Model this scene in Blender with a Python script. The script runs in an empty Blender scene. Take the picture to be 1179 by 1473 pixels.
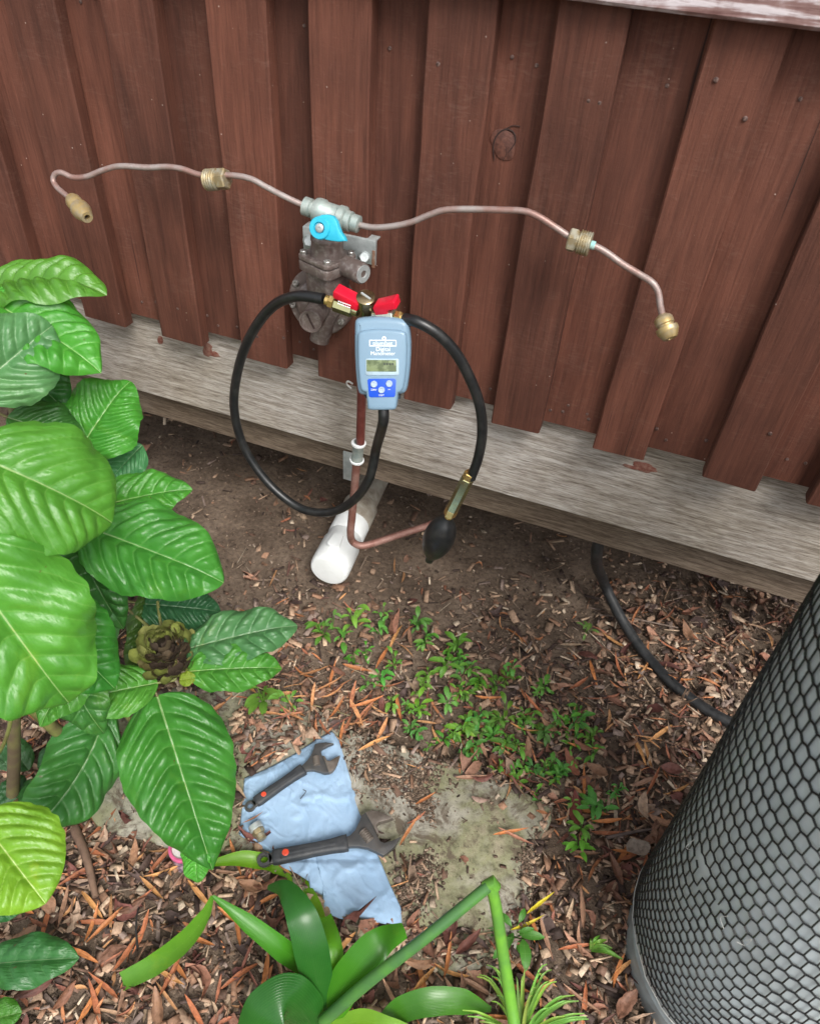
import bpy, math, random
import numpy as np
from mathutils import Vector, Matrix, Quaternion, noise as mnoise

random.seed(7)
rng = np.random.default_rng(11)
sc = bpy.context.scene
col = sc.collection
R_ = math.radians

# ------------------------------------------------------------------ camera, light, exposure
HC = 1.37          # eye height above the soil
DW = 1.08          # distance from the lens to the cladding
PW, PH = 1179.0, 1473.0
FPX = 1061.787
AX = np.array([[0.9344295, 0.27885788, -0.22153959],
               [0.35124427, -0.61869774, 0.70273791],
               [0.05889797, -0.73447355, -0.67607665]])   # world axes seen from the lens
cam_d = bpy.data.cameras.new('camera')
cam = bpy.data.objects.new('camera', cam_d); col.objects.link(cam)
m = Matrix.Identity(4)
for i in range(3):
    m[i][0] = AX[i][0]; m[i][1] = -AX[i][1]; m[i][2] = -AX[i][2]
m[2][3] = HC
cam.matrix_world = m
cam_d.sensor_fit = 'VERTICAL'; cam_d.sensor_height = 36.0
cam_d.lens = FPX / PH * 36.0
cam_d.dof.use_dof = True; cam_d.dof.focus_distance = 1.28; cam_d.dof.aperture_fstop = 6.5
cam_d.clip_start = 0.02; cam_d.clip_end = 300
sc.camera = cam

SUN_EL, SUN_AZ = R_(50), R_(138)      # azimuth clockwise from +Y
world = bpy.data.worlds.new('World'); sc.world = world; world.use_nodes = True
wn, wl = world.node_tree.nodes, world.node_tree.links
bg = wn['Background']
sky = wn.new('ShaderNodeTexSky'); sky.sky_type = 'NISHITA'; sky.sun_disc = False
sky.sun_elevation = SUN_EL; sky.sun_rotation = SUN_AZ
sky.air_density = 1.0; sky.dust_density = 4.0; sky.ozone_density = 1.0
hs = wn.new('ShaderNodeHueSaturation'); hs.inputs['Saturation'].default_value = 0.22
wl.new(sky.outputs[0], hs.inputs['Color']); wl.new(hs.outputs[0], bg.inputs['Color'])
bg.inputs['Strength'].default_value = 0.125
sl = bpy.data.lights.new('sun', 'SUN'); sl.energy = 1.5; sl.angle = R_(22); sl.color = (1.0, 0.96, 0.90)
sun = bpy.data.objects.new('sun', sl); col.objects.link(sun)
sd = Vector((math.sin(SUN_AZ) * math.cos(SUN_EL), math.cos(SUN_AZ) * math.cos(SUN_EL), math.sin(SUN_EL)))
sun.rotation_euler = sd.to_track_quat('Z', 'Y').to_euler(); sun.location = (3, -3, 6)
sc.view_settings.view_transform = 'Standard'; sc.view_settings.look = 'None'
sc.view_settings.gamma = 1.0; sc.view_settings.exposure = 0.92
sc.cycles.use_denoising = True
sc.cycles.max_bounces = 8

# ------------------------------------------------------------------ measuring helpers (photo pixel -> point in the place)
CAMP = np.array([0, 0, HC])
def ray(px, py): return AX @ np.array([px - PW / 2, py - PH / 2, FPX])
def P(px, py, dep): return Vector(CAMP + ray(px, py) * (dep / FPX))
def W(px, py, off=0.0):
    r = ray(px, py); return Vector(CAMP + r * ((DW - off) / r[1]))
def G(px, py, h=0.0):
    r = ray(px, py); return Vector(CAMP + r * ((HC - h) / -r[2]))
def px_of(x, y, z):
    d = np.stack([x, y, z - HC], -1) @ AX
    return d[..., 0] / d[..., 2] * FPX + PW / 2, d[..., 1] / d[..., 2] * FPX + PH / 2, d[..., 2]
def depth_of(p): return float((np.array(p) - CAMP) @ AX[:, 2])
CX, CY, CZ = Vector(AX[:, 0]), Vector(AX[:, 1]), Vector(AX[:, 2])
UP = Vector((0, 0, 1))

# ------------------------------------------------------------------ materials
def newmat(name):
    mt = bpy.data.materials.new(name); mt.use_nodes = True
    nt = mt.node_tree
    return mt, nt.nodes, nt.links, nt.nodes['Principled BSDF']
def node(ns, typ, **kw):
    n = ns.new(typ)
    for k, v in kw.items():
        if k == 'inp':
            for a, b in v.items(): n.inputs[a].default_value = b
        else: setattr(n, k, v)
    return n
def ramp(ns, stops, interp='LINEAR'):
    n = ns.new('ShaderNodeValToRGB'); e = n.color_ramp.elements; n.color_ramp.interpolation = interp
    while len(e) < len(stops): e.new(0.5)
    for el, (p, c) in zip(e, stops):
        el.position = p; el.color = (*c, 1) if len(c) == 3 else c
    return n
def mixc(ns, ls, fac, a, b, mode='MIX'):
    n = ns.new('ShaderNodeMix'); n.data_type = 'RGBA'; n.blend_type = mode
    for sock, v in ((n.inputs[0], fac), (n.inputs[6], a), (n.inputs[7], b)):
        if hasattr(v, 'is_linked') or hasattr(v, 'links'): ls.new(v, sock)
        elif isinstance(v, (int, float)): sock.default_value = v
        else: sock.default_value = (*v, 1) if len(v) == 3 else v
    return n.outputs[2]
def mapping(ns, ls, scale, rot=(0, 0, 0), rand=True):
    tc = ns.new('ShaderNodeTexCoord'); mp = ns.new('ShaderNodeMapping')
    mp.inputs['Scale'].default_value = scale; mp.inputs['Rotation'].default_value = rot
    ls.new(tc.outputs['Object'], mp.inputs['Vector'])
    if rand:
        oi = ns.new('ShaderNodeObjectInfo'); mm = node(ns, 'ShaderNodeMath', operation='MULTIPLY'); mm.inputs[1].default_value = 40
        ls.new(oi.outputs['Random'], mm.inputs[0]); ls.new(mm.outputs[0], mp.inputs['Location'])
    return mp.outputs[0]
def noise_t(ns, ls, vec, scale, detail=4, rough=0.55, dist=0.0):
    n = ns.new('ShaderNodeTexNoise'); n.inputs['Scale'].default_value = scale
    n.inputs['Detail'].default_value = detail; n.inputs['Roughness'].default_value = rough
    n.inputs['Distortion'].default_value = dist
    if vec is not None: ls.new(vec, n.inputs['Vector'])
    return n.outputs['Fac']
def bump(ns, ls, h, strength, dist, prev=None):
    b = ns.new('ShaderNodeBump'); b.inputs['Strength'].default_value = strength; b.inputs['Distance'].default_value = dist
    ls.new(h, b.inputs['Height'])
    if prev is not None: ls.new(prev, b.inputs['Normal'])
    return b.outputs[0]

def simple(name, c, rough=0.5, metal=0.0, c2=None, nscale=60, bumpd=0.0, bscale=300, spec=0.5, coat=0.0, patch=(0.42, 0.62)):
    mt, ns, ls, b = newmat(name)
    b.inputs['Roughness'].default_value = rough; b.inputs['Metallic'].default_value = metal
    b.inputs['Specular IOR Level'].default_value = spec; b.inputs['Coat Weight'].default_value = coat
    v = mapping(ns, ls, (1, 1, 1))
    n1 = noise_t(ns, ls, v, nscale, 5, 0.6)
    r = ramp(ns, [(patch[0], c), (patch[1], c2 or tuple(x * 0.82 for x in c))])
    ls.new(n1, r.inputs[0]); ls.new(r.outputs[0], b.inputs['Base Color'])
    rr = node(ns, 'ShaderNodeMapRange'); rr.inputs['To Min'].default_value = max(0.03, rough - 0.1); rr.inputs['To Max'].default_value = min(1, rough + 0.12)
    n2 = noise_t(ns, ls, v, nscale * 1.7, 3); ls.new(n2, rr.inputs['Value']); ls.new(rr.outputs[0], b.inputs['Roughness'])
    if bumpd: ls.new(bump(ns, ls, noise_t(ns, ls, v, bscale, 4, 0.65), 1.0, bumpd), b.inputs['Normal'])
    return mt

def board_mat(name, base, worn, wornamt):
    mt, ns, ls, b = newmat(name)
    v_g = mapping(ns, ls, (60, 60, 3.0)); v_s = mapping(ns, ls, (45, 45, 190), (0, R_(38), 0)); v_o = mapping(ns, ls, (1, 1, 1))
    grain = noise_t(ns, ls, v_g, 3.2, 6, 0.62, 0.4); saw = noise_t(ns, ls, v_s, 1.0, 5, 0.65, 1.2)
    big = noise_t(ns, ls, v_o, 5.0, 4, 0.6)
    c1 = ramp(ns, [(0.3, tuple(x * 0.74 for x in base)), (0.52, base), (0.75, tuple(min(1, x * 1.18) for x in base))]); ls.new(grain, c1.inputs[0])
    c2 = ramp(ns, [(0.3, (0.78, 0.78, 0.80)), (0.7, (1.16, 1.13, 1.12))]); ls.new(big, c2.inputs[0])
    cc = mixc(ns, ls, 1.0, c1.outputs[0], c2.outputs[0], 'MULTIPLY')
    # pale wear where the saw ridges stand proud
    mul = node(ns, 'ShaderNodeMath', operation='MULTIPLY'); ls.new(saw, mul.inputs[0]); ls.new(noise_t(ns, ls, v_o, 9, 5, 0.7), mul.inputs[1])
    wr = ramp(ns, [(0.28, (0, 0, 0)), (0.48, (wornamt,) * 3)]); ls.new(mul.outputs[0], wr.inputs[0])
    cc = mixc(ns, ls, wr.outputs[0], cc, worn)
    # flecks of bare wood and lichen
    vo = node(ns, 'ShaderNodeTexVoronoi'); vo.inputs['Scale'].default_value = 60; ls.new(v_o, vo.inputs['Vector'])
    fl = ramp(ns, [(0.045, (1, 1, 1)), (0.075, (0, 0, 0))]); ls.new(vo.outputs['Distance'], fl.inputs[0])
    sel = ramp(ns, [(0.56, (0, 0, 0)), (0.60, (0.9, 0.9, 0.9))]); ls.new(noise_t(ns, ls, v_o, 22, 2), sel.inputs[0])
    ff = mixc(ns, ls, 1.0, fl.outputs[0], sel.outputs[0], 'MULTIPLY')
    cc = mixc(ns, ls, ff, cc, (0.42, 0.33, 0.29))
    # fading and grime in large soft patches, darker long splits
    v_l = mapping(ns, ls, (9, 9, 1.1)); fade = ramp(ns, [(0.36, (0.72, 0.70, 0.70)), (0.52, (1, 1, 1)), (0.70, (1.22, 1.25, 1.28))]); ls.new(noise_t(ns, ls, v_l, 2.0, 5, 0.65, 0.8), fade.inputs[0])
    cc = mixc(ns, ls, 1.0, cc, fade.outputs[0], 'MULTIPLY')
    v_c = mapping(ns, ls, (110, 110, 1.6)); split = ramp(ns, [(0.255, (1, 1, 1)), (0.30, (0, 0, 0))]); ls.new(noise_t(ns, ls, v_c, 1.0, 3, 0.5, 0.5), split.inputs[0])
    cc = mixc(ns, ls, split.outputs[0], cc, (0.03, 0.014, 0.011))
    oi = ns.new('ShaderNodeObjectInfo'); mr = node(ns, 'ShaderNodeMapRange'); mr.inputs['To Min'].default_value = 0.80; mr.inputs['To Max'].default_value = 1.18
    ls.new(oi.outputs['Random'], mr.inputs['Value'])
    hsv = ns.new('ShaderNodeHueSaturation'); ls.new(mr.outputs[0], hsv.inputs['Value']); ls.new(cc, hsv.inputs['Color'])
    ls.new(hsv.outputs[0], b.inputs['Base Color'])
    b.inputs['Roughness'].default_value = 0.72; b.inputs['Specular IOR Level'].default_value = 0.3
    n1 = bump(ns, ls, saw, 0.42, 0.0012)
    n2 = bump(ns, ls, grain, 0.8, 0.0018, n1)
    n3 = bump(ns, ls, noise_t(ns, ls, v_o, 420, 3, 0.7), 0.5, 0.0006, n2)
    ls.new(n3, b.inputs['Normal'])
    return mt

def beam_mat(name, dark, mid, light):
    mt, ns, ls, b = newmat(name)
    v1 = mapping(ns, ls, (6, 60, 80)); v2 = mapping(ns, ls, (26, 210, 280)); vo = mapping(ns, ls, (1, 1, 1))
    g1 = noise_t(ns, ls, v1, 2.0, 7, 0.66, 0.5); g2 = noise_t(ns, ls, v2, 2.0, 4, 0.6, 0.2); big = noise_t(ns, ls, vo, 3.5, 4, 0.6)
    c1 = ramp(ns, [(0.32, dark), (0.47, mid), (0.68, light)]); ls.new(g1, c1.inputs[0])
    c2 = ramp(ns, [(0.36, (0.62, 0.60, 0.58)), (0.52, (1, 1, 1)), (0.7, (1.12, 1.12, 1.12))]); ls.new(g2, c2.inputs[0])
    cc = mixc(ns, ls, 1.0, c1.outputs[0], c2.outputs[0], 'MULTIPLY')
    c3 = ramp(ns, [(0.35, (0.8, 0.76, 0.7)), (0.65, (1.1, 1.1, 1.12))]); ls.new(big, c3.inputs[0])
    cc = mixc(ns, ls, 1.0, cc, c3.outputs[0], 'MULTIPLY')
    ls.new(cc, b.inputs['Base Color']); b.inputs['Roughness'].default_value = 0.8; b.inputs['Specular IOR Level'].default_value = 0.25
    n1 = bump(ns, ls, g1, 0.7, 0.002); n2 = bump(ns, ls, g2, 0.7, 0.001, n1); ls.new(n2, b.inputs['Normal'])
    return mt

def attr_mat(name, rough=0.8, bscale=160, bd=0.0008, trans=0.0, spec=0.3):
    """colour per piece from the mesh, with grain"""
    mt, ns, ls, b = newmat(name)
    a = ns.new('ShaderNodeAttribute'); a.attribute_name = 'Col'
    v = mapping(ns, ls, (1, 1, 1), rand=False)
    n1 = noise_t(ns, ls, v, bscale, 4, 0.65)
    r = ramp(ns, [(0.3, (0.6, 0.58, 0.56)), (0.55, (1, 1, 1)), (0.75, (1.25, 1.22, 1.2))]); ls.new(n1, r.inputs[0])
    ls.new(mixc(ns, ls, 1.0, a.outputs['Color'], r.outputs[0], 'MULTIPLY'), b.inputs['Base Color'])
    b.inputs['Roughness'].default_value = rough; b.inputs['Specular IOR Level'].default_value = spec
    ls.new(bump(ns, ls, n1, 0.8, bd), b.inputs['Normal'])
    return mt

def objcol_mat(name, rough=0.7, bscale=130, bd=0.0006, spec=0.35, streak=None):
    """colour from the object's own colour"""
    mt, ns, ls, b = newmat(name)
    oi = ns.new('ShaderNodeObjectInfo')
    v = mapping(ns, ls, streak or (1, 1, 1))
    n1 = noise_t(ns, ls, v, bscale, 5, 0.65)
    r = ramp(ns, [(0.28, (0.55, 0.52, 0.5)), (0.5, (1, 1, 1)), (0.75, (1.3, 1.26, 1.2))]); ls.new(n1, r.inputs[0])
    ls.new(mixc(ns, ls, 1.0, oi.outputs['Color'], r.outputs[0], 'MULTIPLY'), b.inputs['Base Color'])
    b.inputs['Roughness'].default_value = rough; b.inputs['Specular IOR Level'].default_value = spec
    ls.new(bump(ns, ls, n1, 0.7, bd), b.inputs['Normal'])
    return mt

def leaf_mat(name, rough=0.36, vein_w=0.06, crinkle=1.0, vein_mix=0.20, mid_w=0.026, stripe=0.0):
    mt, ns, ls, b = newmat(name)
    out = ns['Material Output']
    a = ns.new('ShaderNodeAttribute'); a.attribute_name = 'leafc'
    sx = ns.new('ShaderNodeSeparateXYZ'); ls.new(a.outputs['Vector'], sx.inputs[0])
    oi = ns.new('ShaderNodeObjectInfo')
    fr = node(ns, 'ShaderNodeMath', operation='FRACT'); ls.new(sx.outputs[2], fr.inputs[0])
    s1 = node(ns, 'ShaderNodeMath', operation='SUBTRACT'); ls.new(fr.outputs[0], s1.inputs[0]); s1.inputs[1].default_value = 0.5
    ab = node(ns, 'ShaderNodeMath', operation='ABSOLUTE'); ls.new(s1.outputs[0], ab.inputs[0])
    lat = node(ns, 'ShaderNodeMapRange', interpolation_type='SMOOTHSTEP'); lat.inputs['From Min'].default_value = 0.5 - vein_w; lat.inputs['From Max'].default_value = 0.5
    ls.new(ab.outputs[0], lat.inputs['Value'])
    au = node(ns, 'ShaderNodeMath', operation='ABSOLUTE'); ls.new(sx.outputs[0], au.inputs[0])
    mid = node(ns, 'ShaderNodeMapRange', interpolation_type='SMOOTHSTEP'); mid.inputs['From Min'].default_value = mid_w; mid.inputs['From Max'].default_value = mid_w * 0.35
    tp = node(ns, 'ShaderNodeMapRange'); tp.inputs['To Min'].default_value = 0.75; tp.inputs['To Max'].default_value = 3.2; ls.new(sx.outputs[1], tp.inputs['Value'])
    mu_ = node(ns, 'ShaderNodeMath', operation='MULTIPLY'); ls.new(au.outputs[0], mu_.inputs[0]); ls.new(tp.outputs[0], mu_.inputs[1]); ls.new(mu_.outputs[0], mid.inputs['Value'])
    v = mapping(ns, ls, (1, 1, 1))
    blot = noise_t(ns, ls, v, 14, 4, 0.6)
    tone = ramp(ns, [(0.3, (0.78, 0.84, 0.8)), (0.7, (1.18, 1.1, 1.0))]); ls.new(blot, tone.inputs[0])
    basec = mixc(ns, ls, 1.0, oi.outputs['Color'], tone.outputs[0], 'MULTIPLY')
    hl = ns.new('ShaderNodeHueSaturation'); hl.inputs['Value'].default_value = 1.75; hl.inputs['Hue'].default_value = 0.47; hl.inputs['Saturation'].default_value = 0.85
    ls.new(basec, hl.inputs['Color'])
    lm = node(ns, 'ShaderNodeMath', operation='MULTIPLY'); ls.new(lat.outputs[0], lm.inputs[0]); lm.inputs[1].default_value = vein_mix
    c1 = mixc(ns, ls, lm.outputs[0], basec, hl.outputs[0])
    hm = ns.new('ShaderNodeHueSaturation'); hm.inputs['Value'].default_value = 1.6; hm.inputs['Hue'].default_value = 0.46; hm.inputs['Saturation'].default_value = 0.75
    ls.new(basec, hm.inputs['Color'])
    c2 = mixc(ns, ls, mid.outputs[0], c1, hm.outputs[0])
    # yellowing and scorched specks
    yn = ramp(ns, [(0.60, (0, 0, 0)), (0.74, (0.55, 0.55, 0.55))]); ls.new(noise_t(ns, ls, v, 9, 5, 0.7, 0.5), yn.inputs[0])
    c2 = mixc(ns, ls, yn.outputs[0], c2, mixc(ns, ls, 1.0, c2, (2.1, 1.25, 0.8), 'MULTIPLY'))
    bs = ramp(ns, [(0.735, (0, 0, 0)), (0.765, (0.9, 0.9, 0.9))]); ls.new(noise_t(ns, ls, v, 38, 3, 0.6), bs.inputs[0])
    c2 = mixc(ns, ls, bs.outputs[0], c2, (0.11, 0.07, 0.02))
    ls.new(c2, b.inputs['Base Color'])
    b.inputs['Roughness'].default_value = rough; b.inputs['Specular IOR Level'].default_value = 0.5
    lv = node(ns, 'ShaderNodeVectorMath', operation='MULTIPLY'); lv.inputs[1].default_value = (9.0, 0.0, 1.6); ls.new(a.outputs['Vector'], lv.inputs[0])
    n1 = bump(ns, ls, noise_t(ns, ls, lv.outputs[0], 1.0, 3, 0.5), 0.7 * crinkle, 0.0030)
    n2 = bump(ns, ls, noise_t(ns, ls, v, 70, 3, 0.5), 0.25 * crinkle, 0.002, n1)
    if stripe: n2 = bump(ns, ls, lat.outputs[0], stripe, 0.0012, n2)
    ls.new(n2, b.inputs['Normal'])
    tr = ns.new('ShaderNodeBsdfTranslucent')
    ht = ns.new('ShaderNodeHueSaturation'); ht.inputs['Value'].default_value = 1.35; ht.inputs['Hue'].default_value = 0.475
    ls.new(c2, ht.inputs['Color']); ls.new(ht.outputs[0], tr.inputs['Color'])
    mx = ns.new('ShaderNodeMixShader'); mx.inputs[0].default_value = 0.28
    ls.new(b.outputs[0], mx.inputs[1]); ls.new(tr.outputs[0], mx.inputs[2]); ls.new(mx.outputs[0], out.inputs['Surface'])
    return mt

def trim_mat():
    mt, ns, ls, b = newmat('weathered painted trim')
    v1 = mapping(ns, ls, (3.0, 60, 46)); vo = mapping(ns, ls, (1, 1, 1))
    n1 = noise_t(ns, ls, v1, 2.0, 6, 0.7, 0.4); n2 = noise_t(ns, ls, vo, 9, 5, 0.65)
    ad = node(ns, 'ShaderNodeMath', operation='ADD'); ls.new(n1, ad.inputs[0]); ls.new(n2, ad.inputs[1])
    r = ramp(ns, [(0.40, (0.10, 0.04, 0.035)), (0.49, (0.22, 0.13, 0.12)), (0.56, (0.55, 0.50, 0.52)), (0.66, (0.42, 0.36, 0.37))])
    hv = node(ns, 'ShaderNodeMath', operation='MULTIPLY'); hv.inputs[1].default_value = 0.5; ls.new(ad.outputs[0], hv.inputs[0]); ls.new(hv.outputs[0], r.inputs[0])
    ls.new(r.outputs[0], b.inputs['Base Color']); b.inputs['Roughness'].default_value = 0.6
    ls.new(bump(ns, ls, n1, 0.8, 0.0015), b.inputs['Normal'])
    return mt

M = {}
M['board'] = board_mat('painted boards', (0.110, 0.0410, 0.0260), (0.22, 0.130, 0.103), 0.28)
M['trim'] = trim_mat()
M['beam'] = beam_mat('grey weathered timber', (0.22, 0.19, 0.16), (0.355, 0.325, 0.287), (0.52, 0.497, 0.465))
M['lowbeam'] = beam_mat('brown timber', (0.08, 0.058, 0.042), (0.15, 0.115, 0.085), (0.23, 0.185, 0.14))
M['plain_dark'] = simple('bare timber', (0.20, 0.14, 0.09), 0.85, c2=(0.13, 0.09, 0.06))
M['paint_spill'] = simple('brown paint spill', (0.16, 0.05, 0.035), 0.6, c2=(0.24, 0.13, 0.10), nscale=120)
M['nail'] = simple('rusty nail head', (0.05, 0.026, 0.02), 0.65, 0.1, c2=(0.16, 0.10, 0.085), nscale=400)
M['crack'] = simple('crack', (0.03, 0.015, 0.012), 0.9)
M['copper'] = simple('aged copper', (0.265, 0.155, 0.132), 0.42, 0.3, c2=(0.34, 0.30, 0.285), nscale=16, bumpd=0.0003, patch=(0.40, 0.60))
M['copper_dark'] = simple('brown copper', (0.20, 0.085, 0.065), 0.5, 0.25, c2=(0.30, 0.17, 0.14), nscale=40)
M['pipe_paint'] = simple('painted pipe', (0.13, 0.032, 0.026), 0.35, c2=(0.17, 0.05, 0.04), nscale=70)
M['verdigris'] = simple('verdigris', (0.25, 0.52, 0.50), 0.7, c2=(0.45, 0.5, 0.45))
M['brass'] = simple('brass', (0.46, 0.34, 0.15), 0.4, 0.55, c2=(0.42, 0.35, 0.23), nscale=90)
M['brass_bright'] = simple('bright brass', (0.80, 0.56, 0.20), 0.22, 0.9, c2=(0.7, 0.5, 0.2), nscale=90)
M['brass_old'] = simple('old brass', (0.34, 0.27, 0.15), 0.45, 0.6, c2=(0.44, 0.42, 0.33), nscale=80)
M['green_chrome_and_reflect'] = simple('green chrome and painted reflection', (0.52, 0.50, 0.26), 0.16, 0.95, c2=(0.44, 0.44, 0.26), nscale=60)
M['manifold'] = simple('bronze plating', (0.42, 0.32, 0.17), 0.2, 0.95, c2=(0.3, 0.24, 0.15), nscale=50)
M['zinc'] = simple('zinc plated steel', (0.50, 0.54, 0.54), 0.4, 0.5, c2=(0.38, 0.42, 0.42), nscale=60)
M['tee'] = simple('oxidised fitting', (0.30, 0.36, 0.34), 0.5, 0.45, c2=(0.42, 0.46, 0.43), nscale=80, bumpd=0.0003)
M['rust'] = simple('rust', (0.20, 0.10, 0.06), 0.8, c2=(0.35, 0.28, 0.23))
M['cast'] = simple('dusty brown casting', (0.135, 0.105, 0.095), 0.34, 0.3, c2=(0.25, 0.22, 0.205), nscale=120, bumpd=0.00015, bscale=500, patch=(0.48, 0.70))
M['bolt'] = simple('dull bolt', (0.42, 0.41, 0.39), 0.35, 0.7, c2=(0.16, 0.145, 0.135), nscale=200)
M['blue_lever'] = simple('turquoise plastic', (0.02, 0.38, 0.55), 0.35, c2=(0.03, 0.42, 0.58))
M['red_lever'] = simple('red plastic', (0.62, 0.008, 0.03), 0.3, c2=(0.56, 0.008, 0.03))
M['chrome'] = simple('pale plated body', (0.62, 0.66, 0.58), 0.2, 0.85)
M['rubber'] = simple('black rubber hose', (0.009, 0.010, 0.011), 0.36, c2=(0.024, 0.024, 0.023), nscale=55, spec=0.5, bumpd=0.0002, bscale=260, patch=(0.45, 0.72))
M['dusty_rubber'] = simple('dusty black pipe', (0.012, 0.013, 0.014), 0.5, c2=(0.03, 0.03, 0.03), nscale=70)
M['grip'] = simple('dark rubber grip', (0.030, 0.033, 0.038), 0.55, c2=(0.045, 0.047, 0.05), nscale=90, bumpd=0.0003, bscale=700)
M['steel'] = simple('worn tool steel', (0.085, 0.087, 0.09), 0.36, 0.45, c2=(0.125, 0.118, 0.11), nscale=40, patch=(0.4, 0.7))
M['jaw'] = simple('scuffed jaw steel', (0.21, 0.18, 0.155), 0.42, 0.5, c2=(0.15, 0.125, 0.105), nscale=60)
M['orange_dot'] = simple('orange plug', (0.70, 0.06, 0.025), 0.4, c2=(0.66, 0.08, 0.04))
M['meter'] = simple('blue grey casing', (0.175, 0.275, 0.37), 0.36, c2=(0.168, 0.265, 0.355), nscale=30)
M['meter_back'] = simple('dark casing back', (0.05, 0.07, 0.09), 0.5)
M['lcd'] = simple('display', (0.20, 0.25, 0.13), 0.12, c2=(0.09, 0.12, 0.055), nscale=90, patch=(0.42, 0.6))
M['lcd_frame'] = simple('pale bezel', (0.36, 0.48, 0.56), 0.35)
M['blue_panel'] = simple('blue panel', (0.008, 0.075, 0.55), 0.35, c2=(0.008, 0.07, 0.5))
M['button'] = simple('grey button', (0.36, 0.45, 0.55), 0.4)
M['ink_white'] = simple('white print', (0.85, 0.88, 0.9), 0.5)
M['ink_dark'] = simple('dark print', (0.03, 0.04, 0.03), 0.5)
M['pvc'] = simple('white pvc', (0.80, 0.82, 0.82), 0.38, c2=(0.74, 0.76, 0.75), nscale=25)
M['pvc_dirty'] = simple('dirty pvc', (0.42, 0.39, 0.33), 0.65, c2=(0.20, 0.16, 0.12), nscale=35, patch=(0.35, 0.7))
M['steel_grey'] = simple('grey cylinder paint', (0.55, 0.625, 0.645), 0.33, c2=(0.46, 0.52, 0.53), nscale=9, bumpd=0.0001)
M['ring_grey'] = simple('grey foot ring paint', (0.33, 0.37, 0.38), 0.45, c2=(0.22, 0.235, 0.235), nscale=20)
M['net'] = simple('black plastic net', (0.008, 0.010, 0.011), 0.35)
M['string'] = simple('white thread', (0.6, 0.6, 0.57), 0.8)
M['cloth'] = None
M['stem'] = simple('green stem', (0.16, 0.17, 0.05), 0.5, c2=(0.10, 0.075, 0.035), nscale=25)
M['stem_brown'] = simple('brown stem', (0.10, 0.075, 0.045), 0.6, c2=(0.14, 0.13, 0.05), nscale=25)
M['stalk'] = simple('bright green stalk', (0.13, 0.33, 0.035), 0.32, c2=(0.09, 0.24, 0.04), nscale=20)
M['stalk_dark'] = simple('dark green stalk', (0.055, 0.15, 0.045), 0.32, c2=(0.07, 0.2, 0.04), nscale=20)
M['pink'] = simple('pink rim', (0.62, 0.12, 0.26), 0.4)
M['tin'] = simple('printed tin', (0.42, 0.30, 0.36), 0.4, c2=(0.14, 0.10, 0.14), nscale=130, patch=(0.45, 0.55))
M['cream'] = simple('pale inside', (0.72, 0.66, 0.66), 0.5)
M['leaf'] = leaf_mat('broad leaf')
M['strap'] = leaf_mat('strap leaf', rough=0.26, vein_w=0.16, crinkle=0.10, vein_mix=0.20, mid_w=0.004, stripe=0.28)
M['weed'] = leaf_mat('weed leaf', rough=0.45, crinkle=0.3)
M['dead'] = objcol_mat('dead leaf', 0.6, 130, 0.0015)
M['bark'] = objcol_mat('twig bark', 0.85, 60, 0.001)
M['bract'] = objcol_mat('bract', 0.6, 90, 0.0005)
M['litter'] = attr_mat('mulch pieces', 0.72, 170, 0.0008)

def cloth_mat():
    mt, ns, ls, b = newmat('blue wiping cloth')
    v = mapping(ns, ls, (1, 1, 1), rand=False)
    n1 = noise_t(ns, ls, v, 9, 4, 0.6)
    r = ramp(ns, [(0.3, (0.275, 0.415, 0.59)), (0.7, (0.355, 0.495, 0.66))]); ls.new(n1, r.inputs[0])
    ls.new(r.outputs[0], b.inputs['Base Color']); b.inputs['Roughness'].default_value = 0.9; b.inputs['Specular IOR Level'].default_value = 0.15
    w1 = node(ns, 'ShaderNodeTexWave', bands_direction='X'); w1.inputs['Scale'].default_value = 320; ls.new(v, w1.inputs['Vector'])
    w2 = node(ns, 'ShaderNodeTexWave', bands_direction='Y'); w2.inputs['Scale'].default_value = 320; ls.new(v, w2.inputs['Vector'])
    n = bump(ns, ls, w1.outputs['Fac'], 0.3, 0.0005); n = bump(ns, ls, w2.outputs['Fac'], 0.3, 0.0005, n)
    n = bump(ns, ls, noise_t(ns, ls, v, 60, 5, 0.6, 0.6), 0.4, 0.0018, n)
    ls.new(n, b.inputs['Normal'])
    return mt
M['cloth'] = cloth_mat()

def soil_mat():
    mt, ns, ls, b = newmat('soil')
    v = mapping(ns, ls, (1, 1, 1), rand=False)
    n1 = noise_t(ns, ls, v, 7, 6, 0.65); n2 = noise_t(ns, ls, v, 90, 6, 0.7); n3 = noise_t(ns, ls, v, 380, 3, 0.6)
    r1 = ramp(ns, [(0.32, (0.100, 0.072, 0.053)), (0.55, (0.175, 0.130, 0.097)), (0.72, (0.235, 0.180, 0.138))]); ls.new(n1, r1.inputs[0])
    r2 = ramp(ns, [(0.3, (0.55, 0.52, 0.5)), (0.52, (1, 1, 1)), (0.72, (1.45, 1.4, 1.32))]); ls.new(n2, r2.inputs[0])
    ls.new(mixc(ns, ls, 1.0, r1.outputs[0], r2.outputs[0], 'MULTIPLY'), b.inputs['Base Color'])
    b.inputs['Roughness'].default_value = 0.95; b.inputs['Specular IOR Level'].default_value = 0.15
    n = bump(ns, ls, n2, 0.9, 0.006); n = bump(ns, ls, n3, 0.8, 0.0025, n); ls.new(n, b.inputs['Normal'])
    return mt
M['soil'] = soil_mat()

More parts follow.
